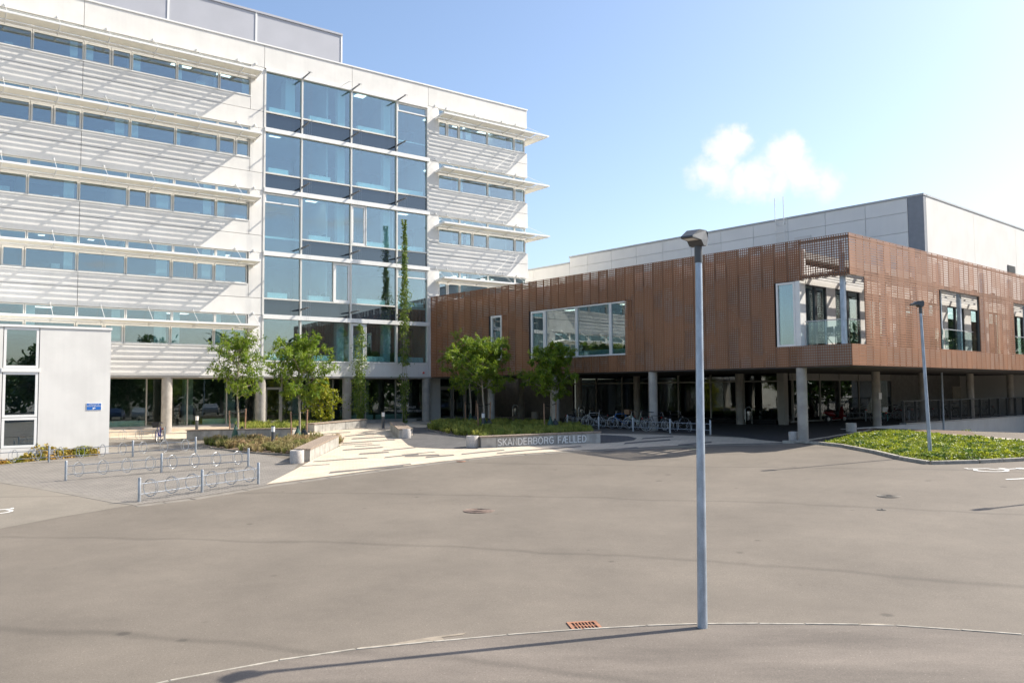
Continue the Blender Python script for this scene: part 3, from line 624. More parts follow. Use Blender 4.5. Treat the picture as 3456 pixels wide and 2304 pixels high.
F('bottom_rail',WHITE,-11.75,-.02,-.22,.03,3.985,4.06)
for c,r in((2,0),(0,1),(1,2),(3,2)): F('ceiling_lamp',LAMPP,ME[c]+.9,ME[c]+1.6,-1.6,-1.0,HEAD[4-r]+.09,HEAD[4-r]+.11)
# wire arms and climbing wires
for i in(1,2,3):
    for z in(22.08,18.93,15.03,11.15,7.28):
        g=MB(); a=ME[i]; p=[FL(a-.022,.03,z-.08),FL(a+.022,.03,z-.08),FL(a+.022,.03,z+.05),FL(a-.022,.03,z+.05)]; q=[FL(a-.022,1.22,z-.01),FL(a+.022,1.22,z-.01),FL(a+.022,1.22,z+.05),FL(a-.022,1.22,z+.05)]
        g.add(p+q,[(0,1,5,4),(1,2,6,5),(2,3,7,6),(3,0,4,7),(4,5,6,7),(3,2,1,0)]); arm=g.build('wire_arm',ARMG,OB)
        MB().tube([FL(a-.14,1.2,z+.03),FL(a+.14,1.2,z+.03)],.012,5).build('spreader',STEELD,arm)
    for da in(-.12,0,.12): MB().tube([FL(ME[i]+da,1.2,22.1),FL(ME[i]+da,1.2,.3)],.0035,4).build('climbing_wire',STEEL,OB)
# ground floor: columns, soffit, glazing on a low plinth
F('soffit',CEIL,SL,SR+.3,-14.9,-.02,3.0,3.085)
for a in(-27.6,-22.6,-17.14,-11.7,-6.0,-.02):
    P=FL(a,-.32,0); MB().lathe((P.x,P.y,H(P.x,P.y)-.1),[(.29,0),(.29,3.1-H(P.x,P.y)+.0)],28).build('column',CONC,OB)
F('plinth',CONC,SL,-.4,-14,-1.0,-.6,.16); F('plinth_step',pm('pale_step',(.6,.5,.39),.8,var=.05),-30,-13.5,-1.0,-.55,-.4,.08)
F('plinth',CONC,-.4,6.6,-14,-1.05,-.6,.07)
GO=-1.25
def gmull(a,z0=.17,z1=3.0,w_=.035): F('mullion',FRAMEB,a-w_,a+w_,GO-.09,GO+.05,z0,z1)
GM=[-34,-31.5,-29,-26.5,-24,-21,-18.02,-15.76,-13.47,-11.15,-10.03,-8.8,-6.56,-4.22,-1.92,.43]
for a in GM: gmull(a)
for a,b in zip(GM,GM[1:]):
    if abs(a+11.15)<.01: continue
    F('glass_pane',GLASS_G,a+.035,b-.035,GO-.02,GO,.22,2.93)
F('sill_rail',FRAMEB,-34,.43,GO-.08,GO+.06,.16,.23); F('head_rail',FRAMEB,-34,.43,GO-.08,GO+.06,2.93,3.0)
d=F('door',FRAMEB,-11.10,-10.98,GO-.05,GO+.07,.23,2.42); 
for a0,a1,z0,z1 in((-10.20,-10.08,.23,2.42),(-10.98,-10.2,2.28,2.42),(-10.98,-10.2,.23,.36)): F('door_rail',FRAMEB,a0,a1,GO-.05,GO+.07,z0,z1,parent=d)
F('door_pane',GLASS_G,-10.98,-10.2,GO-.01,GO+.01,.36,2.28,parent=d); F('handle',STAIN,-10.24,-10.21,GO+.07,GO+.12,1.1,1.4,parent=d); F('transom_pane',GLASS_G,-11.1,-10.08,GO-.02,GO,2.43,2.93)
F('pier',pm('warm_pier',(.40,.36,.30),.8),-11.7,-11.17,GO-.1,GO+.04,.2,3.0)
# entrance doors beside the bronze wing
F('entrance_pier',FRAME,.47,1.5,GO-.3,GO+.35,.08,3.0)
for i,a in enumerate((1.62,2.72)):
    dd=F('entrance_door',FRAMEB,a,a+.10,GO-.04,GO+.06,.09,2.32)
    for a0,a1,z0,z1 in((a+.95,a+1.05,.09,2.32),(a+.1,a+.95,2.2,2.32),(a+.1,a+.95,.09,.23)): F('door_rail',FRAMEB,a0,a1,GO-.04,GO+.06,z0,z1,parent=dd)
    F('door_pane',GLASS_G,a+.1,a+.95,GO-.01,GO+.01,.23,2.2,parent=dd); F('pull_handle',STAIN,(a+.88) if i==0 else (a+.12),(a+.91) if i==0 else (a+.15),GO+.06,GO+.11,.7,1.5,parent=dd)
F('transom',FRAMEB,1.55,5.0,GO-.06,GO+.08,2.33,2.43); F('transom_pane',GLASS_G,1.6,4.9,GO-.02,GO,2.43,2.98); F('glass_pane',GLASS_G,3.9,4.9,GO-.02,GO,.1,2.33); F('mullion',FRAMEB,3.8,3.9,GO-.06,GO+.08,.09,2.33); F('entrance_pier',FRAMEB,4.9,6.3,GO-.3,GO+.1,.08,3.0)
F('interior_back',IDARK,SL,8,-7.2,-7.0,.16,3.0)
for a in(-25,-15.2,-12.6,-8.2,-3.1,2.5): F('interior_pier',IWALL,a,a+.5,-4.5,-3.9,.16,3.0)
for a in(-26,-20,-14.8,-5.6,-3.3): F('low_panel',CABIN,a,a+2.1,GO-.3,GO-.25,.2,.55)
F('stair_string',IWALL,-3.6,-2.9,-4.4,-4.2,.2,2.2)
# lettering on the glass by the entrance
for i,tx in enumerate(('RÅDHUS','POLITI','MULTISAL','MØDELOKALER','RESTAURANT FÆLLEDEN')):
    textmesh('glass_lettering',tx,.21,FRAME,textframe(FL,-1.78,GO+.012,1.72-i*.26),OB,ext=.002)
# alarm beacon, small lamp bracket
MB().lathe(FL(-.45,.06,3.38),[(.07,-.05),(.075,0),(.05,.06)],10).build('alarm_beacon',pm('red_plastic',(.6,.02,.02),.4),OB)
MB().tube([FL(-6.6,.05,22.2),FL(-6.3,.35,22.42),FL(-6.1,.35,22.5)],.02,6).build('camera_arm',WHITE,OB)
# roof plant room
PR=-6.0
for a,b in((-36,-22.6),(-22.55,-16.1),(-16.05,-10.3),(-10.25,-3.9)):
    for z0,z1 in((23.4,26.3),(26.32,28.4)): F('plant_room_panel',GREYM,a,b,PR-.1,PR,z0,z1)
for a in(-22.57,-16.07,-10.27,-3.87): F('trim',WHITE,a-.06,a+.06,PR-.02,PR+.04,23.4,28.45)
F('plant_room_cap',GREYM,-36,-3.8,PR-8,PR+.08,28.41,28.55); F('plant_room_side',GREYM,-4.0,-3.9,PR-8,PR-.11,23.4,28.4)
F('louvre_hatch',STEELD,-24.0,-22.4,PR+.0,PR+.03,24.4,26.4); F('roof_door_frame',STEELD,-13.6,-11.7,PR+.005,PR+.05,23.5,25.9); F('roof_door',GREYM,-13.45,-11.85,PR+.05,PR+.06,23.5,25.75)

# ================================================================ white annex on the left
AO=8.07
AX=thing('annex_building',FL(-24,AO,-.65),'low white box building with tall window at the left edge','building')
def A(name,mat,*a,parent=None): return bx(name,mat,parent or AX,FL,*a)
AZ=5.0
A('wall_panel',CONCW,-24.55+G,-21.70,AO-.3,AO,-.9,AZ); A('wall_panel',CONCW,-36,-25.9-G,AO-.3,AO,-.9,AZ)
A('sill_panel',CONCW,-25.9,-24.55,AO-.3,AO-.002,-.9,-.2)
A('side_wall',CONCW,-22.0,-21.702,.1,AO-.302,-.9,AZ); A('roof',IFLOOR,-36,-21.9,.1,AO-.3,AZ-.3,AZ-.05); A('roof_cap',WHITE,-36,-21.66,.1,AO+.04,AZ,AZ+.10)
A('interior_back',IDARK,-36,-22,AO-4,AO-3.8,-.8,AZ-.3); A('floor',IFLOOR,-36,-22,AO-4,AO-.3,-.85,-.6)
for z0,z1 in((3.24,4.98),(1.12,3.05),(-.18,1.10)): window(-25.88,-24.57,z0,z1,None,None,WHITE,GLASS_L,par=AX,o=AO-.08,fw=.10)
A('transom_band',WHITE,-25.95,-24.5,AO-.15,AO+.03,3.06,3.23)
sg=thing('wall_sign',FL(-22.35,AO,1.5),'blue video surveillance sign on the white annex wall','sign')
bx('plate_edge',WHITE,sg,FL,-22.66,-22.04,AO+.001,AO+.014,1.36,1.69); bx('plate',BLUE,sg,FL,-22.64,-22.06,AO+.014,AO+.02,1.38,1.67)
textmesh('sign_lettering','OMRÅDET ER',.072,WHITE,textframe(FL,-22.35,AO+.022,1.595),sg,ext=.001,align='CENTER'); textmesh('sign_lettering','VIDEOOVERVÅGET',.072,WHITE,textframe(FL,-22.35,AO+.022,1.525),sg,ext=.001,align='CENTER')
mb=MB(); mb.box(FL,-22.40,-22.31,AO+.02,AO+.023,1.44,1.485).box(FL,-22.31,-22.28,AO+.02,AO+.0225,1.45,1.475).box(FL,-22.385,-22.365,AO+.02,AO+.0225,1.40,1.44).box(FL,-22.42,-22.365,AO+.02,AO+.0227,1.393,1.405); mb.build('camera_pictogram',WHITE,sg)

# ================================================================ bronze perforated wing
WG=thing('perforated_wing',F1(20,-5,0),'two-storey wing on columns clad in bronze perforated metal panels','building')
def W1(name,mat,*a,parent=None): return bx(name,mat,parent or WG,F1,*a)
def W2(name,mat,*a,parent=None): return bx(name,mat,parent or WG,F2,*a)
ZB,ZT=3.08,8.66; S1=30.22; T2=38.0
# openings in the screens (s0,s1,z0,z1)
OP1=[(10.28,17.92,3.96,6.86),(6.50,7.66,3.96,6.86),(26.70,30.3,3.98,6.87)]
OP2=[(-.1,1.55,3.98,6.90),(9.22,14.25,4.0,6.92),(19.33,24.4,4.0,6.92),(29.4,34.4,4.0,6.92)]
prn=random.Random(21)
def vnoise(seed):
    k={}
    def f(x,y):
        xi,yi=math.floor(x),math.floor(y); fx,fy=S(x-xi),S(y-yi)
        def g(a,b): return random.Random(a*7919+b*104729+seed).random()
        return (g(xi,yi)*(1-fx)+g(xi+1,yi)*fx)*(1-fy)+(g(xi,yi+1)*(1-fx)+g(xi+1,yi+1)*fx)*fy
    return f
def perf_panel(fr,a0,a1,ops,radius,idx,ncol=6,o=0.):
    """one sheet of perforated metal with real round holes and folded edges; an opening parts it into two sheets"""
    nrow=52; ps=(a1-a0)/ncol; pz_=(ZT-ZB)/nrow; zs=[(ZB,ZT)]
    for x0,x1,y0,y1 in ops:
        if x0<(a0+a1)/2<x1: zs=[(ZB,y0),(y1,ZT)]
    for z0,z1 in zs:
        mb=MB(); n_=max(1,round((z1-z0)/pz_)); pk=(z1-z0)/n_; j0=round((z0-ZB)/pz_)
        for i in range(ncol):
            for j in range(n_):
                ca=a0+(i+.5)*ps; cz=z0+(j+.5)*pk; r=radius(idx,i,j+j0); h=ps/2; k=pk/2
                cs=[fr(ca-h,o,cz-k),fr(ca+h,o,cz-k),fr(ca+h,o,cz+k),fr(ca-h,o,cz+k)]
                oc=[fr(ca+r*math.cos(R(22.5+45*q)),o,cz+r*math.sin(R(22.5+45*q))) for q in range(8)]
                mb.add(cs+oc,[(0,1,10,9),(1,2,4,11),(2,3,6,5),(3,0,8,7),(1,11,10),(2,5,4),(3,7,6),(0,9,8)])
        for (xa,za,xb,zb_) in((a0,z0,a0,z1),(a1,z0,a1,z1),(a0,z0,a1,z0),(a0,z1,a1,z1)):
            mb.add([fr(xa,o,za),fr(xb,o,zb_),fr(xb,o-.035,zb_),fr(xa,o-.035,za)],[(0,1,2,3)])
        me=mb.build('cladding_panel',COPPER,WG); bm=bmesh.new(); bm.from_mesh(me.data); bmesh.ops.remove_doubles(bm,verts=bm.verts[:],dist=.0005); bm.to_mesh(me.data); bm.free()
nA=vnoise(5); nB=vnoise(9)
bandA=[prn.random() for _ in range(200)]
def rad1(p,i,j):
    if p>=44: return .041 if i else .036                       # open corner sheet, big holes
    if i==0 and bandA[p]>.25: return .029
    v=nA(p*.62+(0 if bandA[p]<.5 else 3),j*.11+bandA[p]*9)
    v+=.25*(nB(p*2.1+i*.4,j*.3)-.5)
    return .036 if v>.63 else (.028 if v>.55 else (.019 if v>.2 else .015))
def rad2(p,i,j):
    v=nA(p*.8+40,j*.10+bandA[p+60]*5)
    if i==0 and bandA[p+60]>.4: v+=.2
    return .034 if v>.68 else (.027 if v>.5 else .020)
P1=.635; n1c=44
for p in range(n1c):
    perf_panel(F1,p*P1+.003,(p+1)*P1-.003,OP1,rad1,p)
for q_,(a,b) in enumerate(((27.94,28.7),(28.7,29.46),(29.46,30.215))): perf_panel(F1,a+.004,b-.004,OP1,rad1,44+q_,ncol=7)
P2=.645
for p in range(int(T2/P2)): perf_panel(F2,p*P2+.003+(.0 if p else .012),(p+1)*P2-.003,OP2,rad2,p)
# vertical rails behind the joints and the inner wall
for p in range(n1c+1):
    s_=p*P1
    zs=[(ZB,ZT)]
    for x0,x1,y0,y1 in OP1:
        if x0-.05<s_<x1+.05: zs=[(ZB,y0),(y1,ZT)]
    for z0,z1 in zs: W1('cladding_rail',STEELD,s_-.012,s_+.03,-.09,-.045,z0+.02,z1-.02)
def wallwith(fn,a,b,z0,z1,ops,o0,o1,mat,name):
    """wall slab with openings, made of the pieces round them"""
    xs=sorted({a,b,*[max(a,o[0]) for o in ops if o[1]>a and o[0]<b],*[min(b,o[1]) for o in ops if o[1]>a and o[0]<b]})
    for x0,x1 in zip(xs,xs[1:]):
        m_=(x0+x1)/2; hit=[o for o in ops if o[0]<m_<o[1]]
        if hit: fn(name,mat,x0,x1,o0,o1,z0,hit[0][2]); fn(name,mat,x0,x1,o0,o1,hit[0][3],z1)
        else: fn(name,mat,x0,x1,o0,o1,z0,z1)
wallwith(W1,.02,27.9,3.1,8.3,[(10.28,17.92,3.96,6.86),(6.5,7.66,3.96,6.86),(26.7,27.9,3.98,6.87)],-.62,-.42,pm('white_lining',(.6,.6,.58),.7,var=.02),'inner_wall')
for x0,x1 in((10.28,17.92),(6.5,7.66),(26.7,27.9)):
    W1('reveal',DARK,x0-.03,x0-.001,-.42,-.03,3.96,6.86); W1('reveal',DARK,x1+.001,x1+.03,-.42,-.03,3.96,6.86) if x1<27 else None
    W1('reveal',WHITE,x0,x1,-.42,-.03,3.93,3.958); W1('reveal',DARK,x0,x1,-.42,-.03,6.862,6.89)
W1('floor_slab',CEIL,.02,27.9,-14,-.45,3.12,3.5); W1('raised_floor',IFLOOR,.02,27.85,-14,-.64,3.502,3.9); W1('roof',IFLOOR,.02,27.9,-14,-.5,7.9,8.2); W1('room_ceiling',IWALL,.1,27.8,-9,-.64,7.0,7.1); W1('room_back',IDARK,.1,27.8,-7.2,-7,3.9,7.0)
for a in(5.2,9,13.6,19.5,25.9): W1('partition',IDARK,a,a+.15,-7,-.65,3.9,7.0)
for a in(11,15.5): W1('ceiling_lamp',LAMPP,a,a+1.2,-2.6,-2.2,6.97,6.99)
W1('low_cabinet',CABIN,12.6,17.7,-.9,-.66,3.9,4.36)
def win1(a,b,z0,z1,fw=.07,mat=WHITE,glass=GLASS_W,o=-.08): return window(a,b,z0,z1,None,None,mat,glass,fr=F1,par=WG,o=o,fw=fw)
win1(10.32,11.54,3.98,6.84,.14); win1(11.56,14.13,3.98,6.84); win1(14.15,16.7,3.98,6.84); win1(16.72,17.88,3.98,6.84)
win1(6.54,7.62,3.98,6.84,.13); win1(26.76,27.68,3.98,6.84,.09)
W1('corner_post',WHITE,27.69,27.92,-.5,-.02,3.98,6.86)
# terrace along the side: floor, glazed inner wall, pergola, steel posts, glass balustrade, folding chairs
IN=-2.32
W2('terrace_floor',CEIL,.03,T2,IN-.2,-.04,3.12,3.98)
wins=[(.5,2.4),(3.2,5.6),(6.3,8.7),(9.4,11.8),(12.1,14.5),(16,18.4),(19.4,21.8),(22.2,24.6),(26,28.4),(29.5,33)]
wallwith(W2,.6,T2,3.98,7.6,[(a,b,4.0,6.75) for a,b in wins],IN-.2,IN,HALLR,'terrace_wall')
for a,b in wins:
    m_=(a+b)/2
    for x0,x1 in((a,m_),(m_,b)): window(x0+.02,x1-.02,4.0,6.74,None,None,STEELD,GLASS_B,fr=F2,par=WG,o=IN-.08,fw=.06)
W2('room_back',IDARK,1,T2,IN-5,IN-4.8,3.9,7)
for i in range(5):
    o0=-.35-i*.42; W2('pergola_slat',WHITE,.06,T2,o0-.12,o0,6.98,7.12)
t_=1.2
while t_<T2: W2('pergola_beam',STEELD,t_-.05,t_+.05,IN,-.1,7.125,7.3); t_+=2.6
W2('screen_rail',STEELD,.05,T2,-.12,-.04,7.0,7.14); W2('screen_rail',STEELD,.05,T2,-.12,-.045,8.5,8.58); W2('screen_rail',STEELD,.05,T2,-.12,-.045,3.3,3.4)
W1('screen_rail',STEELD,27.95,30.15,-.12,-.045,6.93,7.05); W1('screen_rail',STEELD,27.95,30.15,-.12,-.045,8.5,8.58)
for t_ in(.42,4.2,7.6,10.35,12.85,16.2,20.4,22.9,26,30,33): W2('terrace_post',STEELB,t_-.09,t_+.09,-.62,-.44,3.98,8.4)
for (a,b) in((.5,1.5),(9.3,10.26),(10.44,12.76),(12.94,14.2),(19.4,20.3),(20.5,22.8),(23,24.3)):
    W2('balustrade_pane',GLASS_B,a,b,-.36,-.35,4.06,5.02); W2('balustrade_rail',STEEL,a,b,-.375,-.335,5.04,5.08)
W1('balustrade_pane',GLASS_B,28.0,29.7,-.36,-.35,4.06,5.02); W1('balustrade_rail',STEEL,27.95,29.72,-.375,-.335,5.04,5.08)
for s_ in(28.0,28.9,29.7): W1('balustrade_post',STEEL,s_-.02,s_+.02,-.40,-.36,3.98,5.08)
for x0,x1,y0,y1 in OP2[1:]:
    W2('opening_trim',STEELD,x0-.03,x0,-.14,.0,y0,y1); W2('opening_trim',STEELD,x1,x1+.03,-.14,0,y0,y1); W2('opening_trim',STEELD,x0-.03,x1+.03,-.14,0,y1,y1+.03)
W2('opening_trim',STEELD,1.5,1.54,-.12,-.01,3.98,6.9)
def chair(P,rz,label):
    t=thing('folding_chair',P,label,'chair','folding chairs on the corner terrace',rz)
    W=Matrix.Translation(P)@Matrix.Rotation(rz,4,'Z')
    def V(x,y,z): return W@Vector((x,y,z))
    for y in(-.22,.22): MB().tube([V(-.25,y,0),V(.22,y,.85)],.016,6).build('leg',BLACK,t); MB().tube([V(.27,y,0),V(-.22,y,.45)],.016,6).build('leg',BLACK,t)
    MB().cbox(V(0,0,.45),.42,.44,.03,rz).build('seat',BLACK,t); MB().cbox(V(.22,0,.72),.03,.44,.26,rz).build('backrest',BLACK,t)
z_=3.985
chair(F1(28.5,-1.1,z_),R(20),'left black folding chair on the corner terrace'); chair(F1(29.25,-1.3,z_),R(160),'middle black folding chair on the corner terrace'); chair(F2(1.05,-1.0,z_),R(70),'black folding chair at the right of the corner terrace')
# soffit and ground floor
W1('soffit',pm('shade_darkened_soffit',(.055,.05,.047),.8),.05,30.1,-40,-.06,3.02,3.115)  # soffit colour lowered to imitate the deep shade below the wing
CONCS=CONC
for s_ in(6.23,12.12,19.39,27.75):
    P=F1(s_,-.28,0); h0=H(P.x,P.y); MB().lathe((P.x,P.y,h0-.1),[(.225,0),(.225,3.12-h0)],28).build('column',CONC,WG)
for s_ in(-.9,5.3,10.7,18.63):
    P=F1(s_,-9.2,0); MB().lathe((P.x,P.y,-.1),[(.225,0),(.225,3.2)],24).build('column',CONC,WG)
for t_ in(12.14,18.2,25.55,33):
    P=F2(t_,-4.5-.02,0); P=F2(t_,-4.75,0); MB().lathe((P.x,P.y,-.1),[(.225,0),(.225,3.2)],24).build('column',CONC,WG)
GW=-10.2
W1('ground_wall',pm('shade_darkened_concrete',(.2,.19,.175),.85),-14,3.6,GW-.3,GW,0,3.05)  # wall tone darkened in the material to stand in for undercroft shade
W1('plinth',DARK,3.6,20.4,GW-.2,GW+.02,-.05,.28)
GL=[3.7,6.1,8.54,10.9,13.38,15.9,18.3,20.6]
for a in GL: W1('mullion',FRAMEB,a-.04,a+.04,GW-.08,GW+.06,.28,3.02)
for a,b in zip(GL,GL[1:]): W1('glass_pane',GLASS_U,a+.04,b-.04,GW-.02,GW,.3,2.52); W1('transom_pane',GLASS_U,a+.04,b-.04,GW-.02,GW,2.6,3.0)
W1('transom',FRAMEB,3.7,20.6,GW-.06,GW+.04,2.52,2.6)
W1('corner_pier',FRAMEB,20.6,21.0,GW-.4,GW+.05,.0,3.05)
N2=-9.35
GL2=[11.3,12.1,14.45,16.92,19.46,21.95,24.2]
for a in GL2: W2('mullion',FRAMEB,a-.04,a+.04,N2-.08,N2+.05,.2,3.02)
for a,b in zip(GL2,GL2[1:]): W2('glass_pane',GLASS_U,a+.04,b-.04,N2-.02,N2,.22,2.6)
W2('transom',FRAMEB,11,24.3,N2-.06,N2+.04,2.6,2.68); W2('sill_rail',FRAMEB,11,24.3,N2-.06,N2+.04,.12,.2); W2('upper_panel',CEIL,11,24.3,N2-.05,N2+.0,2.68,3.02)
W2('ground_wall',pm('shade_darkened_plaster',(.26,.25,.235),.85),24.3,52,N2-.3,N2,-.1,3.02)  # plaster toned down too, shade of the undercroft worked into its colour
W2('end_wall',HALLR,36.2,36.6,N2,-.5,-2.2,3.02)
for a in(34.6,39.9): W2('service_door',pm('beige_door',(.55,.51,.44),.6),a,a+2.0,N2+.01,N2+.06,0,2.2)
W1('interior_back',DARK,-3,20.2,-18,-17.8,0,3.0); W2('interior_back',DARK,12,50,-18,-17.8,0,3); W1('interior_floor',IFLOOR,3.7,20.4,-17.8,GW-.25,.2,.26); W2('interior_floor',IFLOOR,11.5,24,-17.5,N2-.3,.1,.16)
for s_ in(7,14.5): W1('interior_pier',IDARK,s_,s_+.6,-14,-13.5,.26,3.0)
# lightning rods etc. are on the hall behind
# ================================================================ hall behind
HL=thing('sports_hall',F1(14,-14,8),'tall pale grey windowless hall rising behind the bronze wing','building')
def HW(name,mat,*a,parent=None): return bx(name,mat,parent or HL,F1,*a)
HO=-14.0; HS=27.64
vs_=[-2,1.0]+[1.0+2.51*i for i in range(1,11)]+[27.05]
vs_=[-.28,1.75,4.26,6.77,9.28,11.79,14.27,16.78,19.29,21.8,24.3,26.75]
for a,b in zip(vs_,vs_[1:]):
    for z0,z1 in((7.0,8.9),(8.92,10.9),(10.92,12.03),(12.05,12.84)): HW('hall_panel',HALLW,a+.012,b-.012,HO-.1,HO,z0,z1)
HW('hall_core',HALLD,-.25,HS-.1,HO-.5,HO-.12,6.5,12.7); HW('corner_pilaster',HALLD,26.77,HS,HO-.3,HO+.02,7,12.86); HW('hall_cap',LIGHTCAP,-.30,HS+.03,HO-.4,HO+.05,12.86,12.97)
for a,b in((-14,-9),(-9,-4.6),(-4.6,-.28)):
    for z0,z1 in((7,10.1),(10.12,12.38)): HW('hall_panel',HALLW,a+.012,b-.012,HO-.1,HO,z0,z1)
HW('hall_cap',LIGHTCAP,-14,-.30,HO-.4,HO+.05,12.39,12.5)
hs=HS
for a,b in((-14.0,-21.2),(-21.2,-28.45),(-28.45,-36),(-36,-50)):
    HW('render_panel',HALLR,hs-.25,hs,b+.012,a-.012-(.32 if a==-14. else 0),7,12.86)
HW('hall_cap',LIGHTCAP,hs-.3,hs+.04,-50,-14.4,12.861,12.965); HW('hall_roof',HALLD,-14,hs-.3,-50,-14.5,12.2,12.35)
for i in range(7): HW('vent_slat',STEELD,hs+.002,hs+.05,-28.1,-26.7,9.62+i*.075,9.66+i*.075)
HW('vent_back',DARK,hs+.0005,hs+.002,-28.1,-26.7,9.6,10.15); HW('access_hatch',HALLR,19.75,20.85,HO+.005,HO+.07,10.2,11.6)
HW('wall_lamp',WHITE,HS-.3,HS-.2,HO+.02,HO+.1,9.3,9.45)
ld=thing('roof_ladder',F1(18.8,HO,9),'pale steel access ladder with two tall rails on the hall wall','ladder')
for s_ in(18.52,19.12): MB().tube([F1(s_,HO+.18,8.6),F1(s_,HO+.18,14.3)],.022,6).build('ladder_rail',WHITE,ld)
for i in range(16): MB().tube([F1(18.52,HO+.18,8.9+i*.26),F1(19.12,HO+.18,8.9+i*.26)],.016,5).build('rung',WHITE,ld)
for z in(9.5,12.6): MB().box(F1,18.49,18.55,HO,HO+.18,z,z+.06).build('bracket',WHITE,ld); MB().box(F1,19.09,19.15,HO,HO+.18,z,z+.06).build('bracket',WHITE,ld)

# ================================================================ ramp wall and railing on the right
RW=thing('retaining_wall',F2(26,-4.4,-1),'white retaining wall below the railing at the right','wall')
for a,b in((7.6,14.6),(14.6,20.6),(20.6,26.6),(26.6,32.4),(32.4,38)): bx('wall_panel',CONCW,RW,F2,a+.01,b-.01,-4.55,-4.30,-2.4,.02)
bx('coping',STEEL,RW,F2,14.6,36.2,-4.62,-4.22,.025,.10)
RL=thing('metal_railing',F2(26,-4.4,.1),'dark grey steel bar railing along the bicycle parking','railing')
a=14.75; k=0
while a<36.1:
    bx('post',STEELD,RL,F2,a-.03,a+.03,-4.52,-4.38,.10,1.33); a+=1.65
bx('top_rail',STEELD,RL,F2,14.7,36.1,-4.49,-4.41,1.33,1.38); bx('bottom_rail',STEELD,RL,F2,14.7,36.1,-4.47,-4.43,.16,.2)
mb=MB(); a=14.85
while a<36.1: mb.box(F2,a-.005,a+.005,-4.456,-4.446,.2,1.33); a+=.10
tag(mb.build('bars',STEELD,RL),kind='stuff')

# ================================================================ street furniture
def lamp_post(P,h,label,lean=0.,rz=R(200)):
    t=thing('street_lamp',P,label,'street lamp','galvanised lamp posts with flat dark heads')
    top=P+Vector((lean,0,h-.32))
    MB().tube([P-ZV*.05,P.lerp(top,.33),P.lerp(top,.66),top],[.068,.062,.055,.048],20).build('pole',STEELB,t)
    MB().tube([top-ZV*.02,top+ZV*.30],[.058,.054],16).build('collar',STEELD,t)
    c=top+ZV*.30; d=Vector((math.cos(rz),math.sin(rz),0)); n_=Vector((-d.y,d.x,0))
    # wedge head: thick over the pole, thin at the far end
    prof=[(x*.54,z*.66) for x,z in((-.16,.02),(-.14,.17),(-.10,.21),(.28,.19),(.66,.02),(.68,-.01),(.64,-.03),(.24,-.03),(.10,-.13),(-.08,-.13))]
    hb=MB(); m_=len(prof); ws=[.11,.115,.10,.10,.09,.09,.09,.11,.11,.11]
    for sgn in(-1,1):
        for (x,z),w_ in zip(prof,ws): hb.v.append(tuple(c+d*x+n_*sgn*w_+ZV*z))
    hb.f=[tuple(range(m_)),tuple(range(2*m_-1,m_-1,-1))]+[(i,m_+i,m_+(i+1)%m_,(i+1)%m_) for i in range(m_)]
    hb.build('lamp_head',STEELD,t); g=MB(); g.add([c+d*.15-n_*.08-ZV*.023,c+d*.33-n_*.075-ZV*.023,c+d*.33+n_*.075-ZV*.023,c+d*.15+n_*.08-ZV*.023],[(3,2,1,0)]); g.build('lamp_glass',FRAME,t)
lamp_post(px(2371,2124,.02),5.40,'galvanised lamp post standing in the foreground by the kerb',lean=.05,rz=R(232))
P=px(3140,1538); lamp_post(P,5.45,'galvanised lamp post standing in the ivy bed at the right',lean=-.16,rz=R(186))
tip=px(3376,1711); lamp_post(Vector((tip.x+5.62,tip.y+1.70,H(tip.x+5.6,tip.y+1.7))),5.45,'lamp post beyond the right edge whose head shadow falls on the road',rz=R(195))
def bollard(x,y,label,h=.95,dz=0):
    P=px(x,y); t=thing('light_bollard',P,label,'bollard','low dark bollard lights with white tops')
    MB().lathe(P,[(.085,0),(.085,h-.27)],16).build('shaft',STEELD,t); MB().lathe(P,[(.084,h-.27),(.084,h-.04)],16).build('diffuser',WHITE,t); MB().lathe(P,[(.088,h-.04),(.088,h)],16).build('cap',STEELD,t)
bollard(664,1458,'bollard light behind the long bench near the office columns'); bollard(921,1506,'bollard light in the brown grass bed between the two young trees')
bollard(1293,1445,'bollard light standing free on the cream paving before the entrance'); bollard(1631,1452,'bollard light in the grass bed behind the lettered bench')
def pot(x,y,label,r=.27,h=.5):
    P=px(x,y); t=thing('concrete_planter',P,label,'planter','round concrete planters')
    MB().lathe(P,[(r*.98,0),(r,.02),(r,h-.02),(r*.98,h),(r*.8,h),(r*.78,h-.04)],28).build('pot',TERR,t); MB().lathe(P,[(r*.77,h-.2),(r*.77,h-.05)],20).build('soil',SOIL,t)
pot(1002,1562,'round concrete planter at the near end of the left bench'); pot(1371,1478,'round concrete planter against the small bench in the plaza',.26,.46); pot(1595,1509,'round concrete planter beside the lettered bench')
pot(2680,1488,'round concrete planter at the foot of the corner column',.23,.42); pot(2873,1457,'round concrete planter on the dark paving by the ivy bed',.25,.44); pot(1806,1412,'round concrete planter in the shade deep under the wing',.3,.5)
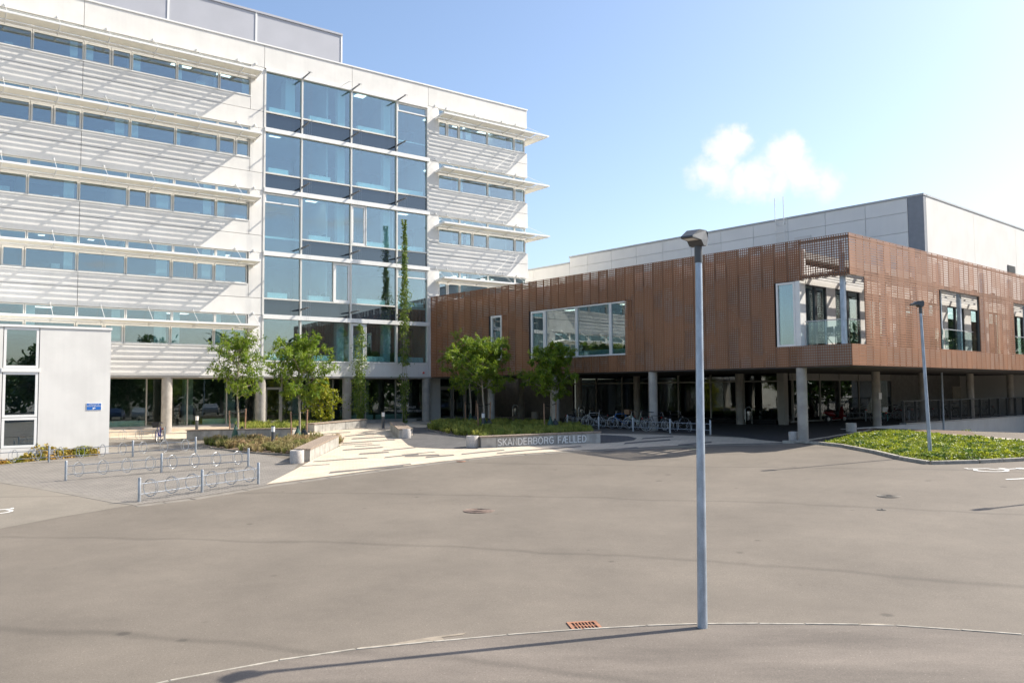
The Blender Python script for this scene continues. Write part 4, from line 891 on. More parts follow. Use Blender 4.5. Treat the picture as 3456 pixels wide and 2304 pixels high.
def bench(pA,pB,width,h,label,side=1,nb=None,overhang=.04):
    """row of concrete blocks with timber boards on top; pA,pB are the ends of its front bottom edge"""
    a=px(*pA);b=px(*pB); d=b-a; d.z=0; L=d.length; d.normalize(); q=Vector((-d.y,d.x,0))*side
    t=thing('bench',a.lerp(b,.5),label,'bench'); n_=nb or max(2,round(L/.62)); fr=Fr((a.x,a.y,0),d,q); zt=max(H(a.x,a.y),H(b.x,b.y))+h
    zt=(H(a.x,a.y)+H(b.x,b.y))/2+h
    def zz(s_): p=fr(s_,0,0); return H(p.x,p.y)
    za,zb=H(a.x,a.y)+h,H(b.x,b.y)+h
    for i in range(n_):
        s0,s1=L*i/n_+.006,L*(i+1)/n_-.006; g=MB()
        lo=[Vector((fr(s_,o,0).x,fr(s_,o,0).y,zz(s_)-.1)) for s_,o in((s0,0),(s1,0),(s1,width),(s0,width))]
        hi=[fr(s_,o,za+(zb-za)*s_/L-.055) for s_,o in((s0,0),(s1,0),(s1,width),(s0,width))]
        g.add(lo+hi,[(3,2,1,0),(4,5,6,7),(0,1,5,4),(1,2,6,5),(2,3,7,6),(3,0,4,7)]); g.build('block',BLOCK,t)
    nbd=5; bw=(width+2*overhang)/nbd
    for i in range(nbd):
        o0=-overhang+i*bw+.004; o1=-overhang+(i+1)*bw-.004; g=MB()
        P=[fr(s_,o,za+(zb-za)*s_/L+z) for z in(-.045,.0) for s_,o in((-overhang,o0),(L+overhang,o0),(L+overhang,o1),(-overhang,o1))]
        g.add(P,[(3,2,1,0),(4,5,6,7),(0,1,5,4),(1,2,6,5),(2,3,7,6),(3,0,4,7)]); g.build('board',WOOD,t)
    return t,fr,L,za,zb
bench((1046,1556),(1143,1505),.62,.50,'timber topped concrete bench pointing into the plaza beside the brown grass')
bench((629,1482),(988,1476),.55,.48,'long timber topped concrete bench behind the brown grass bed')
bench((1061,1460),(1237,1442),.6,.50,'timber topped concrete bench in front of the yellow shrub')
bench((1390,1478),(1356,1452),.62,.46,'small timber topped concrete bench standing alone before the entrance',side=1,nb=5)
bt,bf,bL,bza,bzb=bench((1624,1512),(2027,1494.5),.6,.50,'long concrete bench lettered along its front edge',nb=8)
def arc(cx_,cy_,rx,ry,a0,a1,n_=10): return [(cx_+rx*math.cos(R(a0+(a1-a0)*k/n_)),cy_+ry*math.sin(R(a0+(a1-a0)*k/n_))) for k in range(n_+1)]
GLYPH={'S':(.62,[arc(.30,.755,.24,.19,25,270,12)+arc(.31,.255,.26,.205,90,-155,14)[1:]]),'K':(.62,[[(.06,0),(.06,1)],[(.58,1),(.07,.38)],[(.24,.56),(.60,0)]]),'A':(.66,[[(.02,0),(.33,1),(.64,0)],[(.13,.34),(.53,.34)]]),
'N':(.66,[[(.06,0),(.06,1),(.58,0),(.58,1)]]),'D':(.66,[[(.06,.05),(.06,.95),(.28,.95)]+arc(.28,.5,.30,.45,90,-90)[1:]+[(.06,.05)]]),'E':(.58,[[(.54,.05),(.06,.05),(.06,.95),(.52,.95)],[(.06,.52),(.49,.52)]]),
'R':(.66,[[(.06,0),(.06,.95),(.36,.95)]+arc(.36,.72,.21,.23,90,-90)[1:]+[(.06,.49)],[(.34,.49),(.50,.38),(.58,0)]]),'B':(.62,[[(.06,.05),(.06,.95),(.33,.95)]+arc(.33,.735,.20,.215,90,-90)[1:]+[(.06,.52)],[(.33,.52)]+arc(.34,.285,.23,.235,90,-90)+[(.06,.05)]]),
'O':(.74,[arc(.36,.5,.31,.47,90,450,22)]),'G':(.74,[arc(.37,.5,.31,.47,40,330,18)+[(.66,.17),(.66,.48),(.38,.48)]]),'F':(.54,[[(.06,0),(.06,.95),(.50,.95)],[(.06,.50),(.44,.50)]]),'\u00c6':(.94,[[(.0,0),(.38,.95),(.88,.95)],[(.50,.95),(.50,.05),(.92,.05)],[(.16,.34),(.50,.34)],[(.50,.52),(.85,.52)]]),'L':(.54,[[(.06,1),(.06,.05),(.50,.05)]]),' ':(.38,[])}
TXT='SKANDERBORG F\u00c6LLED'; wsum=sum(GLYPH[c][0] for c in TXT); a0=bL*.135; a1=bL*.885; gw=(a1-a0)/wsum; gh=.30; pen=a0
slope=math.atan2(bzb-bza,bL)
for c in TXT:
    wd_,strokes=GLYPH[c]
    if strokes:
        g=MB(); th=.038
        for st in strokes:
            P=[Vector((x*gw*.86,y*gh)) for x,y in st]; cl_=(P[0]-P[-1]).length<1e-4; Lv=[];Rv=[]
            for i,p in enumerate(P):
                a_=P[i-1] if i else (P[-2] if cl_ else p); b_=P[i+1] if i<len(P)-1 else (P[1] if cl_ else p)
                d1=(p-a_).normalized() if (p-a_).length>1e-6 else (b_-p).normalized(); d2=(b_-p).normalized() if (b_-p).length>1e-6 else d1
                q1=Vector((-d1.y,d1.x)); q2=Vector((-d2.y,d2.x)); mi=(q1+q2); mi=mi/max(.35,mi.length_squared/2) if mi.length>1e-6 else q1
                Lv.append(p+mi*th/2); Rv.append(p-mi*th/2)
            def W(v,o): return bf(pen+v.x,o,bza-.055-.37+v.y+(bzb-bza)*(pen+v.x)/bL)
            n_=len(P); base=len(g.v)
            for o in(-.004,-.022): g.v+=[tuple(W(v,o)) for v in Lv]+[tuple(W(v,o)) for v in Rv]
            for i in range(n_-1):
                A0,A1,B0,B1=base+i,base+i+1,base+n_+i,base+n_+i+1; o2=2*n_
                g.f+=[(A0+o2,B0+o2,B1+o2,A1+o2),(A0,A1,A1+o2,A0+o2),(B1,B0,B0+o2,B1+o2)]
            g.f+=[(base,base+2*n_,base+3*n_,base+n_),(base+n_-1,base+2*n_-1,base+4*n_-1,base+3*n_-1)]
        g.build('letter',WHITE,bt)
    pen+=wd_*gw
def binn(x,y,label,h=1.05,P=None,rz=0.):
    P=P or px(x,y); t=thing('litter_bin',P,label,'litter bin','stainless steel litter bins')
    M=Matrix.Translation(P)@Matrix.Rotation(rz,4,'Z')
    fr_=[(-.2,0,0),(-.2,0,h-.18),(-.12,0,h-.04),(0,0,h),(.12,0,h-.04),(.2,0,h-.18),(.2,0,0)]
    MB().tube([M@Vector(p) for p in fr_],.016,8).build('hoop',STAIN,t); MB().lathe(P+ZV*.25,[(.15,0),(.155,.02),(.155,.53)],18).build('container',STAIN,t); MB().lathe(P+ZV*.25,[(.14,.531),(.14,.56)],18).build('liner',BLACK,t)
binn(1152,1424,'steel litter bin standing against the office column by the bench'); binn(1740,1413,'steel litter bin in the shade left of the lettered bench end'); binn(1963,1418,'steel litter bin behind the bicycles under the wing',P=None); binn(2527,1432,'steel litter bin by the second row of columns under the wing',P=None)
# ---------------- bicycle racks
def rack(pts,label,h=.72,sp=.40,tilt=R(32),dbl=True,yaw=0.):
    P=[px(*p) for p in pts]; t=thing('bicycle_rack',P[0].lerp(P[-1],.5),label,'bicycle rack','tubular bicycle racks')
    for p in P: MB().lathe(p,[(.045,-.05),(.045,h-.03),(.035,h-.008),(.015,h)],14).build('post',STEEL,t)
    for a,b in zip(P,P[1:]):
        d=(b-a).normalized(); 
        for z in(.22,.52): MB().tube([a+ZV*z+d*.045,b+ZV*z-d*.045],.017,8).build('rail',STEEL,t)
        L=(b-a).length; n_=max(1,round(L/sp)); dh=Vector((d.x,d.y,0)).normalized()
        for i in range(n_):
            s_=(i+.5)*L/n_
            c=a+d*s_+ZV*.37
            for sg in((-1,1) if dbl else (1,)):
                ax=Matrix.Rotation(yaw+sg*tilt,3,'Z')@dh if dbl else Matrix.Rotation(R(20),3,'Z')@dh
                e=MB(); ee=[]
                up=ZV; hz=ax.cross(up).normalized()
                for k in range(20): an=2*math.pi*k/20; ee.append(c+ax*(.035*sg)+hz*(.21*math.cos(an))+up*(.25*math.sin(an)))
                e.tube(ee,.0095,5,closed=True); e.build('wheel_loop',STEEL,t)
rack([(470,1693),(682,1661),(872,1633)],'empty bicycle rack nearest the road on the grey paving',sp=.66,tilt=R(7),yaw=R(36))
rack([(222,1622),(545,1594),(838,1575)],'empty middle bicycle rack on the grey paving',sp=.8,tilt=R(48))
rack([(-160,1580),(165,1560),(448,1541),(660,1528)],'long bicycle rack in front of the white annex wall',sp=.85,tilt=R(40))
rack([(330,1494),(556,1487)],'small bicycle rack behind the annex corner holding one bicycle',sp=.9,tilt=R(40))
rack([(1915,1441),(2021,1449),(2137,1455),(2262,1461),(2398,1467)],'bicycle rack under the front edge of the wing',sp=.6,tilt=R(15),dbl=True)
rack([(2782,1422),(2922,1421),(3068,1420),(3202,1417)],'bicycle rack along the dark paving under the wing side',sp=.6,tilt=R(30),h=.7)
# ---------------- bicycles
BM={}
def bmat(c):
    if c not in BM: BM[c]=pm('bicycle_paint_%d'%len(BM),c,.35,.2,var=.05)
    return BM[c]
CHROME=pm('chrome',(.55,.55,.55),.3,.9,var=.02)
RED=pm('red_reflector',(.65,.01,.01),.3,var=.02)
def bicycle(P,rz,label,col=(.03,.03,.035),basket=None,step=False,rack_=True,group='parked bicycles',lean=R(4),fender=False):
    """local x = forwards, wheels on z=0"""
    t=thing('bicycle',(0,0,0),label,'bicycle',group)
    fm=bmat(col); r=.34; A_=Vector((-.5,0,r)); B_=Vector((.55,0,r)); bb=Vector((-.06,0,.29)); st=Vector((-.2,0,.82)); hd=Vector((.36,0,.80)); hl=Vector((.40,0,.66))
    for c,nm in((A_,'rear'),(B_,'front')):
        wh=MB().ring(c,(0,1,0),r-.018,.019,24,6).build('wheel',RUBBER,t)
        MB().ring(c,(0,1,0),r-.045,.010,24,5).build('rim',CHROME,wh)
        sp_=MB()
        for k in range(14):
            an=2*math.pi*k/14; sp_.tube([c,c+Vector((math.cos(an),0,math.sin(an)))*(r-.05)],.0022,3,cap=False)
        tag(sp_.build('spokes',CHROME,wh),kind='stuff'); MB().tube([c-Vector((0,.05,0)),c+Vector((0,.05,0))],.022,8).build('hub',CHROME,wh)
    f=MB(); f.tube([bb,st+Vector((-.02,0,.02))],.017,8).tube([hl,hd],.021,8).tube([bb,hl+Vector((0,0,.0))],.02,8)
    if step: f.tube([hd-Vector((0,0,.04)),Vector((.1,0,.48)),bb+Vector((-.05,0,.16))],.018,8)
    else: f.tube([hd,st],.017,8)
    for y in(-.05,.05): f.tube([bb+Vector((0,y*.5,0)),A_+Vector((0,y,0))],.010,6).tube([st+Vector((0,y*.3,-.06)),A_+Vector((0,y,0))],.009,6).tube([hl+Vector((.01,y*.8,-.02)),B_+Vector((0,y,0))],.012,6)
    f.build('frame',fm,t)
    sd=MB(); sd.tube([st,st+Vector((-.04,0,.14))],.013,8); sd.build('seat_post',CHROME,t)
    MB().add([Vector(v)+st+Vector((-.05,0,.15)) for v in((-.14,-.08,0),(-.14,.08,0),(.0,.05,.0),(.15,.018,.0),(.15,-.018,.0),(0,-.05,0),(-.14,-.07,.05),(-.14,.07,.05),(0,.035,.045),(.14,.012,.04),(.14,-.012,.04),(0,-.035,.045))],[(0,5,4,3,2,1),(6,7,8,9,10,11),(0,1,7,6),(1,2,8,7),(2,3,9,8),(3,4,10,9),(4,5,11,10),(5,0,6,11)]).build('saddle',BLACK,t)
    hb=MB(); hb.tube([hd,hd+Vector((-.03,0,.14))],.013,8).tube([hd+Vector((-.16,-.28,.16)),hd+Vector((-.06,-.2,.17)),hd+Vector((.0,-.05,.14)),hd+Vector((0,.05,.14)),hd+Vector((-.06,.2,.17)),hd+Vector((-.16,.28,.16))],.011,6); hb.build('handlebar',CHROME,t)
    for y in(-.28,.28): MB().tube([hd+Vector((-.2,y,.16)),hd+Vector((-.09,y*.8,.167))],.016,6).build('grip',BLACK,t)
    MB().lathe(hl+Vector((.07,0,.02)),[(.01,-.03),(.035,-.02),(.035,.03),(.01,.035)],10).build('front_light',CHROME,t)
    cr2=MB().ring(bb,(0,1,0),.085,.006,16,4).tube([bb+Vector((0,.05,0)),bb+Vector((.10,.07,-.14))],.010,5).tube([bb-Vector((0,.05,0)),bb+Vector((-.10,-.07,.14))],.010,5); cr2.build('crank',CHROME,t)
    for sg in(1,-1): MB().cbox(bb+Vector((.10*sg,.11*sg,-.14*sg)),.09,.08,.02).build('pedal',BLACK,t)
    if rack_:
        g=MB(); 
        for y in(-.06,.06): g.tube([A_+Vector((0,y,0)),A_+Vector((-.02,y,.38)),A_+Vector((.34,y,.40))],.006,5).tube([A_+Vector((-.02,y,.38)),A_+Vector((-.18,y,.38))],.006,5)
        g.build('luggage_rack',BLACK,t); MB().cbox(A_+Vector((-.2,0,.33)),.03,.08,.06).build('rear_reflector',RED,t)
    if fender:
        for c,a0,a1 in((A_,20,200),(B_,60,190)):
            MB().tube([c+Vector((math.cos(R(a)),0,math.sin(R(a))))*(r+.025) for a in range(a0,a1+1,15)],.014,5).build('mudguard',fm,t)
    if basket:
        bkm,rear=basket; c=(hd+Vector((.2,0,.12))) if not rear else (A_+Vector((.05,0,.56))); g=MB(); w_=[.17,.14,.13]
        lo=[c+Vector((x*.13,y*.14,-.13)) for x,y in((-1,-1),(1,-1),(1,1),(-1,1))]; hi=[c+Vector((x*.17,y*.18,.12)) for x,y in((-1,-1),(1,-1),(1,1),(-1,1))]
        g.add(lo+hi,[(3,2,1,0),(0,1,5,4),(1,2,6,5),(2,3,7,6),(3,0,4,7)]); g.tube(hi,.012,5,closed=True); g.build('basket',bkm,t,smooth=False)
    t.matrix_basis=Matrix.Translation(P)@Matrix.Rotation(rz,4,'Z')@Matrix.Rotation(lean,4,'X')
    return t
dl=lambda a,b:math.atan2((px(*b)-px(*a)).y,(px(*b)-px(*a)).x)
rkL=(px(556,1487)-px(330,1494)); aRL=math.atan2(rkL.y,rkL.x)
bicycle(px(540,1494),R(-80),'blue bicycle with black front basket and red rear light parked behind the annex',(.07,.08,.42),basket=(BLACK,False),fender=False)
rk5=px(2137,1455)-px(2021,1449); a5=math.atan2(rk5.y,rk5.x)
def under(x,y,dz,rz,label,**k): bicycle(px(x,y),rz,label,**k)
WICK=pm('wicker',(.22,.13,.07),.9,var=.25,scale=40)
bicycle(px(1950,1440),a5+R(60),'black bicycle with orange reflector leftmost in the rack under the wing',(.02,.02,.02),fender=True)
bicycle(px(2010,1441),a5-R(150),'silver framed bicycle with white headlight under the wing',(.55,.55,.56))
bicycle(px(2100,1446),a5-R(150),'blue framed city bicycle in the rack under the wing',(.03,.13,.38))
bicycle(px(2150,1448),a5-R(165),'pale green bicycle with wicker basket beside the concrete column',(.40,.46,.36),basket=(WICK,False),step=True)
bicycle(px(2215,1456),a5+R(40),'black bicycle with bright wheel rims right of the concrete column',(.03,.03,.03),fender=False)
bicycle(px(2275,1450),a5+R(60),'black bicycle nearly hidden behind the foreground lamp post',(.025,.025,.03))
r6=math.atan2(u2.y,u2.x)
bicycle(px(2965,1432),r6+R(60),'turquoise bicycle with white wire rear baskets beside a column',(.20,.55,.55),basket=(pm('white_wire',(.7,.7,.68),.5),True),step=True,fender=True)
for i,(x,y,da,c,lb) in enumerate(((2895,1418,70,(.02,.02,.02),'black bicycle with red rear light right of the moped'),(3010,1418,75,(.12,.02,.02),'dark red bicycle just right of the column'),(3045,1416,78,(.25,.25,.26),'grey bicycle with red light second right of the column'),(3080,1414,80,(.03,.03,.03),'black bicycle with silver rim at the railing end'),(3120,1412,70,(.03,.04,.08),'dark bicycle behind the railing beside the lamp post'),(3205,1409,80,(.02,.02,.02),'dark bicycle with white light behind the railing'),(3245,1408,75,(.3,.3,.3),'grey bicycle behind the middle of the railing'),(3320,1402,80,(.25,.25,.25),'light framed bicycle behind the right part of the railing'),(2850,1412,75,(.03,.03,.03),'black bicycle just behind the red moped'),(2765,1412,100,(.03,.03,.03),'dark bicycle left of the moped in the deep shade'))):
    d_=pdir(x,y); k_=(0-ZC)/d_.z; P=Vector((d_.x*k_,d_.y*k_,.02)); bicycle(P,r6+R(da),lb,c,fender=bool(i%2),step=bool(i%3==1))
# moped
def moped(P,rz):
    t=thing('moped',P,'dark red moped with number plate parked in the shade under the wing','moped',rz=0)
    M=Matrix.Translation(P)@Matrix.Rotation(rz,4,'Z'); V=lambda *a:M@Vector(a)
    rm=pm('red_moped_paint',(.16,.006,.008),.25,var=.03)
    for x,nm in((-.6,'r'),(.62,'f')):
        wh=MB().ring(V(x,0,.24),M.to_3x3()@Vector((0,1,0)),.18,.06,20,8).build('wheel',RUBBER,t); MB().tube([V(x,-.04,.24),V(x,.04,.24)],.11,14).build('hub',CHROME,wh)
    def loft(secs,name,mat):
        mb=MB(); n_=10
        for x,z,w_,h_ in secs:
            for k in range(n_): an=2*math.pi*k/n_; mb.v.append(tuple(V(x,math.cos(an)*w_,z+math.sin(an)*h_)))
        for i in range(len(secs)-1):
            for k in range(n_): mb.f.append((i*n_+k,i*n_+(k+1)%n_,(i+1)*n_+(k+1)%n_,(i+1)*n_+k))
        mb.f.append(tuple(range(n_))); mb.f.append(tuple(range((len(secs)-1)*n_,len(secs)*n_))); mb.smooth=True; return mb.build(name,mat,t)
    loft([(-.92,.66,.03,.03),(-.8,.62,.13,.09),(-.5,.56,.17,.17),(-.2,.5,.15,.16),(-.12,.44,.10,.08)],'rear_body',rm)
    loft([(-.2,.26,.14,.07),(.1,.26,.16,.05),(.35,.3,.15,.07)],'footboard',rm)
    loft([(.32,.34,.15,.12),(.40,.6,.2,.24),(.44,.86,.13,.14),(.47,.98,.08,.05)],'leg_shield',rm)
    loft([(.42,.4,.06,.09),(.62,.42,.08,.06),(.82,.34,.05,.03)],'front_mudguard',rm)
    loft([(-.86,.75,.09,.04),(-.5,.77,.14,.06),(-.1,.72,.10,.05)],'seat',BLACK)
    MB().tube([V(.40,-.34,1.0),V(.44,-.1,1.04),V(.44,.1,1.04),V(.40,.34,1.0)],.018,8).build('handlebar',BLACK,t)
    for s_ in(-1,1): MB().tube([V(.44,.25*s_,1.03),V(.42,.36*s_,1.2)],.006,5).cbox(V(.42,.38*s_,1.22),.02,.12,.08,rz).build('mirror',BLACK,t)
    MB().cbox(V(-.97,0,.5),.012,.14,.11,rz).build('number_plate',pm('plate_yellow',(.75,.68,.4),.5),t); MB().cbox(V(-.95,0,.6),.03,.12,.04,rz).build('tail_light',RED,t); MB().lathe(V(.47,0,1.04),[(.06,-.05),(.07,0),(.03,.05)],10).build('headlight',CHROME,t)
d_=pdir(2823,1427); k_=-ZC/d_.z; moped(Vector((d_.x*k_,d_.y*k_,.02)),math.atan2(.35,.94))
tag(bx('column_notice',WHITE,None,F2,11.95,12.28,-4.53,-4.51,1.5,1.85),'small white notice on the column beside the turquoise bicycle','notice')

# ================================================================ vegetation
def leafquad(mb,p,d,n_,L,w_):
    """pointed leaf: kite of two triangles folded along the midrib"""
    s_=d.cross(n_).normalized()*w_/2; t=p+d*L; m_=p+d*L*.45
    b=len(mb.v); mb.v+=[tuple(p),tuple(m_+s_+n_*w_*.12),tuple(t-n_*L*.1),tuple(m_-s_+n_*w_*.12)]; mb.f+=[(b,b+1,b+2),(b,b+2,b+3)]
def rv(r): 
    while 1:
        v=Vector((r.uniform(-1,1),r.uniform(-1,1),r.uniform(-1,1)))
        if .05<v.length<1: return v.normalized()
def tree(P,h,rad,z0,label,seed,nl=9000,trunk_r=.055,mat=None,stakes=True,bags=True,lf=(.16,.055),group='young trees tied to stakes',name='young_tree'):
    r=random.Random(seed); t=thing(name,P,label,'tree',group); mat=mat or LEAF
    sway=Vector((r.uniform(-.08,.08),r.uniform(-.08,.08),0))
    def tr(f): return P+ZV*(h*f)+sway*math.sin(f*2.6)+Vector((.03*math.sin(f*9),.03*math.cos(f*7),0))*(1 if h<8 else 5)
    wd=MB(); wd.tube([tr(f/10*.93) for f in range(11)],[trunk_r*(1.15-.98*f/10) for f in range(11)],8); wd.build('trunk',BARK,t)
    br=MB(); tips=[]
    nb=30 if h<8 else 34
    for i in range(nb):
        f=z0/h+ (.90-z0/h)*(i/nb)**.85; a=i*2.4+r.uniform(-.4,.4); p=tr(f); hf=(f-z0/h)/(1-z0/h)
        reach=rad*(.62+.55*math.sin(math.pi*min(1,hf*.85+.22)))*r.uniform(.62,1.15)*(1-.55*max(0,hf-.45))
        up=r.uniform(.35,.85)*(1+.4*hf)
        d=Vector((math.cos(a),math.sin(a),up)).normalized(); pts=[p]; L=reach*1.15
        for k in range(1,5):
            d=(d+rv(r)*.16+Vector((0,0,-.05))).normalized(); pts.append(pts[-1]+d*L/4)
        br.tube(pts,[trunk_r*.36*(1-.19*k) for k in range(5)],5,cap=False)
        for k in range(1,5):
            for q in range(3 if k<4 else 4):
                e=(d*.5+rv(r)*.9+Vector((0,0,.15))).normalized(); l2=reach*r.uniform(.25,.5); c=pts[k]; m_=c+e*l2*.5; e2=(e+Vector((0,0,-.25))).normalized(); tp=m_+e2*l2*.5
                br.tube([c,m_,tp],[trunk_r*.13,trunk_r*.09,trunk_r*.04],4,cap=False); tips+= [(c,m_,tp,e2)]
    br.build('limbs',BARK,t)
    lv=MB(); per=max(3,nl//len(tips))
    for (c,m_,tp,e) in tips:
        if r.random()<.07: continue
        for k in range(per):
            s_=r.random()**.7; p=(c.lerp(m_,s_*2) if s_<.5 else m_.lerp(tp,s_*2-1))+rv(r)*.055*(lf[0]/.16)
            d=(e*.6+rv(r)+Vector((0,0,-.18))).normalized(); n_=(ZV+rv(r)*.7).normalized()
            k2=r.uniform(.6,1.25); leafquad(lv,p,d,n_,lf[0]*k2,lf[1]*k2)
    lv.build('crown',mat,t)
    if stakes:
        dd=Vector((uL.x,uL.y,0))*.38
        for s_,hh in((-1,1.42),(1,1.5)):
            b=P+dd*s_; MB().tube([b-ZV*.1,b+ZV*hh+dd*s_*.12],.035,8).build('stake',STAKE,t)
            MB().tube([b+ZV*(hh-.10)+dd*s_*.11,P.lerp(b,.5)+ZV*(hh-.16),P+ZV*(hh-.14)+dd*s_*.12],.022,6).build('tie',BLACK,t)
    if bags:
        for s_,mt,hh in((-1,BAG,.72),(1,BAGD,.60)):
            if s_==1: mt=BAGD
            c=P+Vector((nL.x,nL.y,0))*.22+Vector((uL.x,uL.y,0))*.17*s_; g=MB(); n_=14
            prof=[(.17,0),(.20,.12),(.17,.32),(.10,.5),(.045,hh*.86),(.06,hh)]
            for j,(q,z) in enumerate(prof):
                for k in range(n_): an=2*math.pi*k/n_; rr=q*(1+.16*math.sin(3*an+j*.7+s_)); g.v.append(tuple(c+Vector((math.cos(an)*rr,math.sin(an)*rr*.7,z))))
            for j in range(len(prof)-1):
                for k in range(n_): g.f.append((j*n_+k,j*n_+(k+1)%n_,(j+1)*n_+(k+1)%n_,(j+1)*n_+k))
            g.smooth=True; g.build('watering_bag',mt,t)
    return t
tree(px(801,1477),5.5,1.12,2.05,'slender young tree left of the glazed centre in the brown grass bed',11,nl=8500)
tree(px(1009,1485),5.0,1.22,1.9,'bushy young tree in front of the office door beside the bench',12,nl=12500)
tree(px(1589,1432),5.2,1.5,2.1,'rear of the two young trees whose crowns merge behind the lettered bench',13,nl=14500)
tree(px(1634,1449),4.9,1.4,2.2,'front of the two young trees whose crowns merge behind the lettered bench',14,nl=14500)
tree(px(1857,1450),4.6,1.2,1.6,'young dark green tree behind the right end of the lettered bench',15,nl=15500)
P=FL(-9.0,2.4,0); P.z=H(P.x,P.y); tree(P,2.9,.75,.35,'yellow leaved shrub growing before the office door',16,nl=5200,trunk_r=.03,mat=LEAFY,stakes=False,bags=False,lf=(.13,.09),group='climbers and shrubs at the office',name='yellow_shrub')
hn=vnoise(77)
def climber(a,o,z1,label,seed,prof,dens=260):
    r=random.Random(seed); P=FL(a,o,0); P.z=H(P.x,P.y); t=thing('climbing_plant',P,label,'climbing plant','climbers and shrubs at the office')
    for q in range(3):
        aa=a+(q-1)*.12; pts=[FL(aa+r.uniform(-.05,.05),o+r.uniform(-.05,.05),P.z+z) for z in [z1*k/14 for k in range(15)]]; MB().tube(pts,[.022*(1-.8*k/14) for k in range(15)],5).build('stem',BARK,t)
    lv=MB(); n_=int(dens*z1)
    for k in range(n_):
        z=z1*r.random(); w_=0; q=r.choice((0,1,1,2))
        for (za,wa),(zb_,wb) in zip(prof,prof[1:]):
            if za<=z<=zb_: w_=wa+(wb-wa)*(z-za)/(zb_-za)
        g=hn(z*1.7+q*11,seed*3.7+q*5)
        if g<.36 and z>2.6: continue
        if r.random()>.35+g: continue
        ang=r.uniform(0,6.28); rr=w_*(.22+.75*max(0,g-.3))*math.sqrt(r.random())*(1 if r.random()<.9 else 2.2)
        c0=(q-1)*.12+.16*(hn(z*.8,seed+40+q*9)-.5)
        p=FL(a+c0+rr*math.cos(ang),o+rr*math.sin(ang)*.8,P.z+z)
        leafquad(lv,p,(rv(r)+Vector((0,0,-.6))).normalized(),(rv(r)+nL*.8).normalized(),r.uniform(.07,.15),r.uniform(.05,.10))
    for k in range(10):
        z=r.uniform(2.2,z1*.8); sd=r.choice((-1,1)); L_=r.uniform(.35,.8)
        for j in range(14):
            f=j/14; p=FL(a+sd*(.15+f*L_*.7),o+r.uniform(-.1,.1),P.z+z+.25*f-L_*f*f*.9); leafquad(lv,p,(rv(r)+Vector((0,0,-.6))).normalized(),(rv(r)+nL).normalized(),r.uniform(.06,.12),r.uniform(.05,.08))
    lv.build('foliage',LEAFC,t)
def aoff(x,o): return pln(x,1200,FL,o)[0]
climber(aoff(1365,1.2),1.2,13.6,'tall thin climbing plant reaching the third floor of the glazed centre',3,[(0,.05),(1.2,.14),(2.0,.5),(3,.62),(4.5,.5),(6,.7),(8,.6),(9.5,.4),(11,.3),(12.5,.2),(13.6,.05)],560)
climber(aoff(1215,1.2),1.2,6.4,'short climbing plant with a bushy dark base left of the tall climber',4,[(0,.05),(.7,.2),(1.0,1.25),(1.7,1.35),(2.3,.9),(3,.5),(4,.7),(5.5,.5),(6.4,.1)],800)
def inside(poly,x,y):
    c=False; j=len(poly)-1
    for i in range(len(poly)):
        a,b=poly[i],poly[j]
        if (a[1]>y)!=(b[1]>y) and x<(b[0]-a[0])*(y-a[1])/(b[1]-a[1])+a[0]: c=not c
        j=i
    return c
def edge_dist(poly,x,y):
    m_=1e9
    for a,b in zip(poly,poly[1:]+poly[:1]):
        dx,dy=b[0]-a[0],b[1]-a[1]; k=max(0,min(1,((x-a[0])*dx+(y-a[1])*dy)/(dx*dx+dy*dy+1e-9))); m_=min(m_,math.hypot(x-a[0]-k*dx,y-a[1]-k*dy))
    return m_
def grass_bed(pts,label,mat,seed,dens=26,hh=.42,blades=34,spread=.26,soil=True):
    r=random.Random(seed); poly=[(p.x,p.y) for p in ppoly(pts)]
    if soil: drape('bed_soil',[Vector((x,y,0)) for x,y in poly],.022,SOIL)
    xs=[p[0] for p in poly]; ys=[p[1] for p in poly]; area=(max(xs)-min(xs))*(max(ys)-min(ys)); mb=MB()
    for k in range(int(area*dens/2.2)):
        x,y=r.uniform(min(xs),max(xs)),r.uniform(min(ys),max(ys))
        if not inside(poly,x,y): continue
        z=H(x,y); th=hh*r.uniform(.6,1.15)
        for b in range(blades):
            a=r.uniform(0,6.283); sp_=spread*r.uniform(.3,1.25); d=Vector((math.cos(a),math.sin(a),0)); q=Vector((-d.y,d.x,0))*r.uniform(.008,.015)
            p0=Vector((x,y,z))+d*.04; hb=th*r.uniform(.6,1.1); p1=p0+d*sp_*.35+ZV*hb*.8; p2=p0+d*sp_+ZV*hb*r.uniform(.55,1.0); i=len(mb.v)
            mb.v+=[tuple(p0-q),tuple(p0+q),tuple(p1+q),tuple(p1-q),tuple(p2)]; mb.f+=[(i,i+1,i+2,i+3),(i+3,i+2,i+4)]
    return tag(mb.build('ornamental_grass',mat),label,'grass',kind='stuff')
BED1=[(690,1502),(720,1512),(800,1522),(870,1529),(990,1536),(1050,1542),(1140,1502),(1160,1493),(1140,1484),(1040,1482),(985,1487),(720,1488)]
grass_bed(BED1,'brownish ornamental grass bed round the two left young trees',GRASS,31)
grass_bed([(800,1463),(1010,1462),(1050,1452),(1040,1440),(900,1440),(800,1446)],'fresh green grass bed behind the long bench',GRASSG,32,hh=.5)
grass_bed([(1035,1452),(1180,1440),(1150,1432),(1040,1434)],'green grass strip behind the bench at the yellow shrub',GRASSG,34,hh=.35)
BED3=[(1441,1449),(1490,1460),(1540,1470),(1590,1477),(1640,1488),(1800,1480),(1990,1472),(2000,1462),(1960,1444),(1850,1435),(1600,1426),(1480,1430)]
grass_bed(BED3,'dark green grass bed in the shade behind the lettered bench',GRASSG,33,hh=.42)
be=thing('bed_edging',px(868,1527),'thin concrete edging along the front of the brown grass bed','edging')
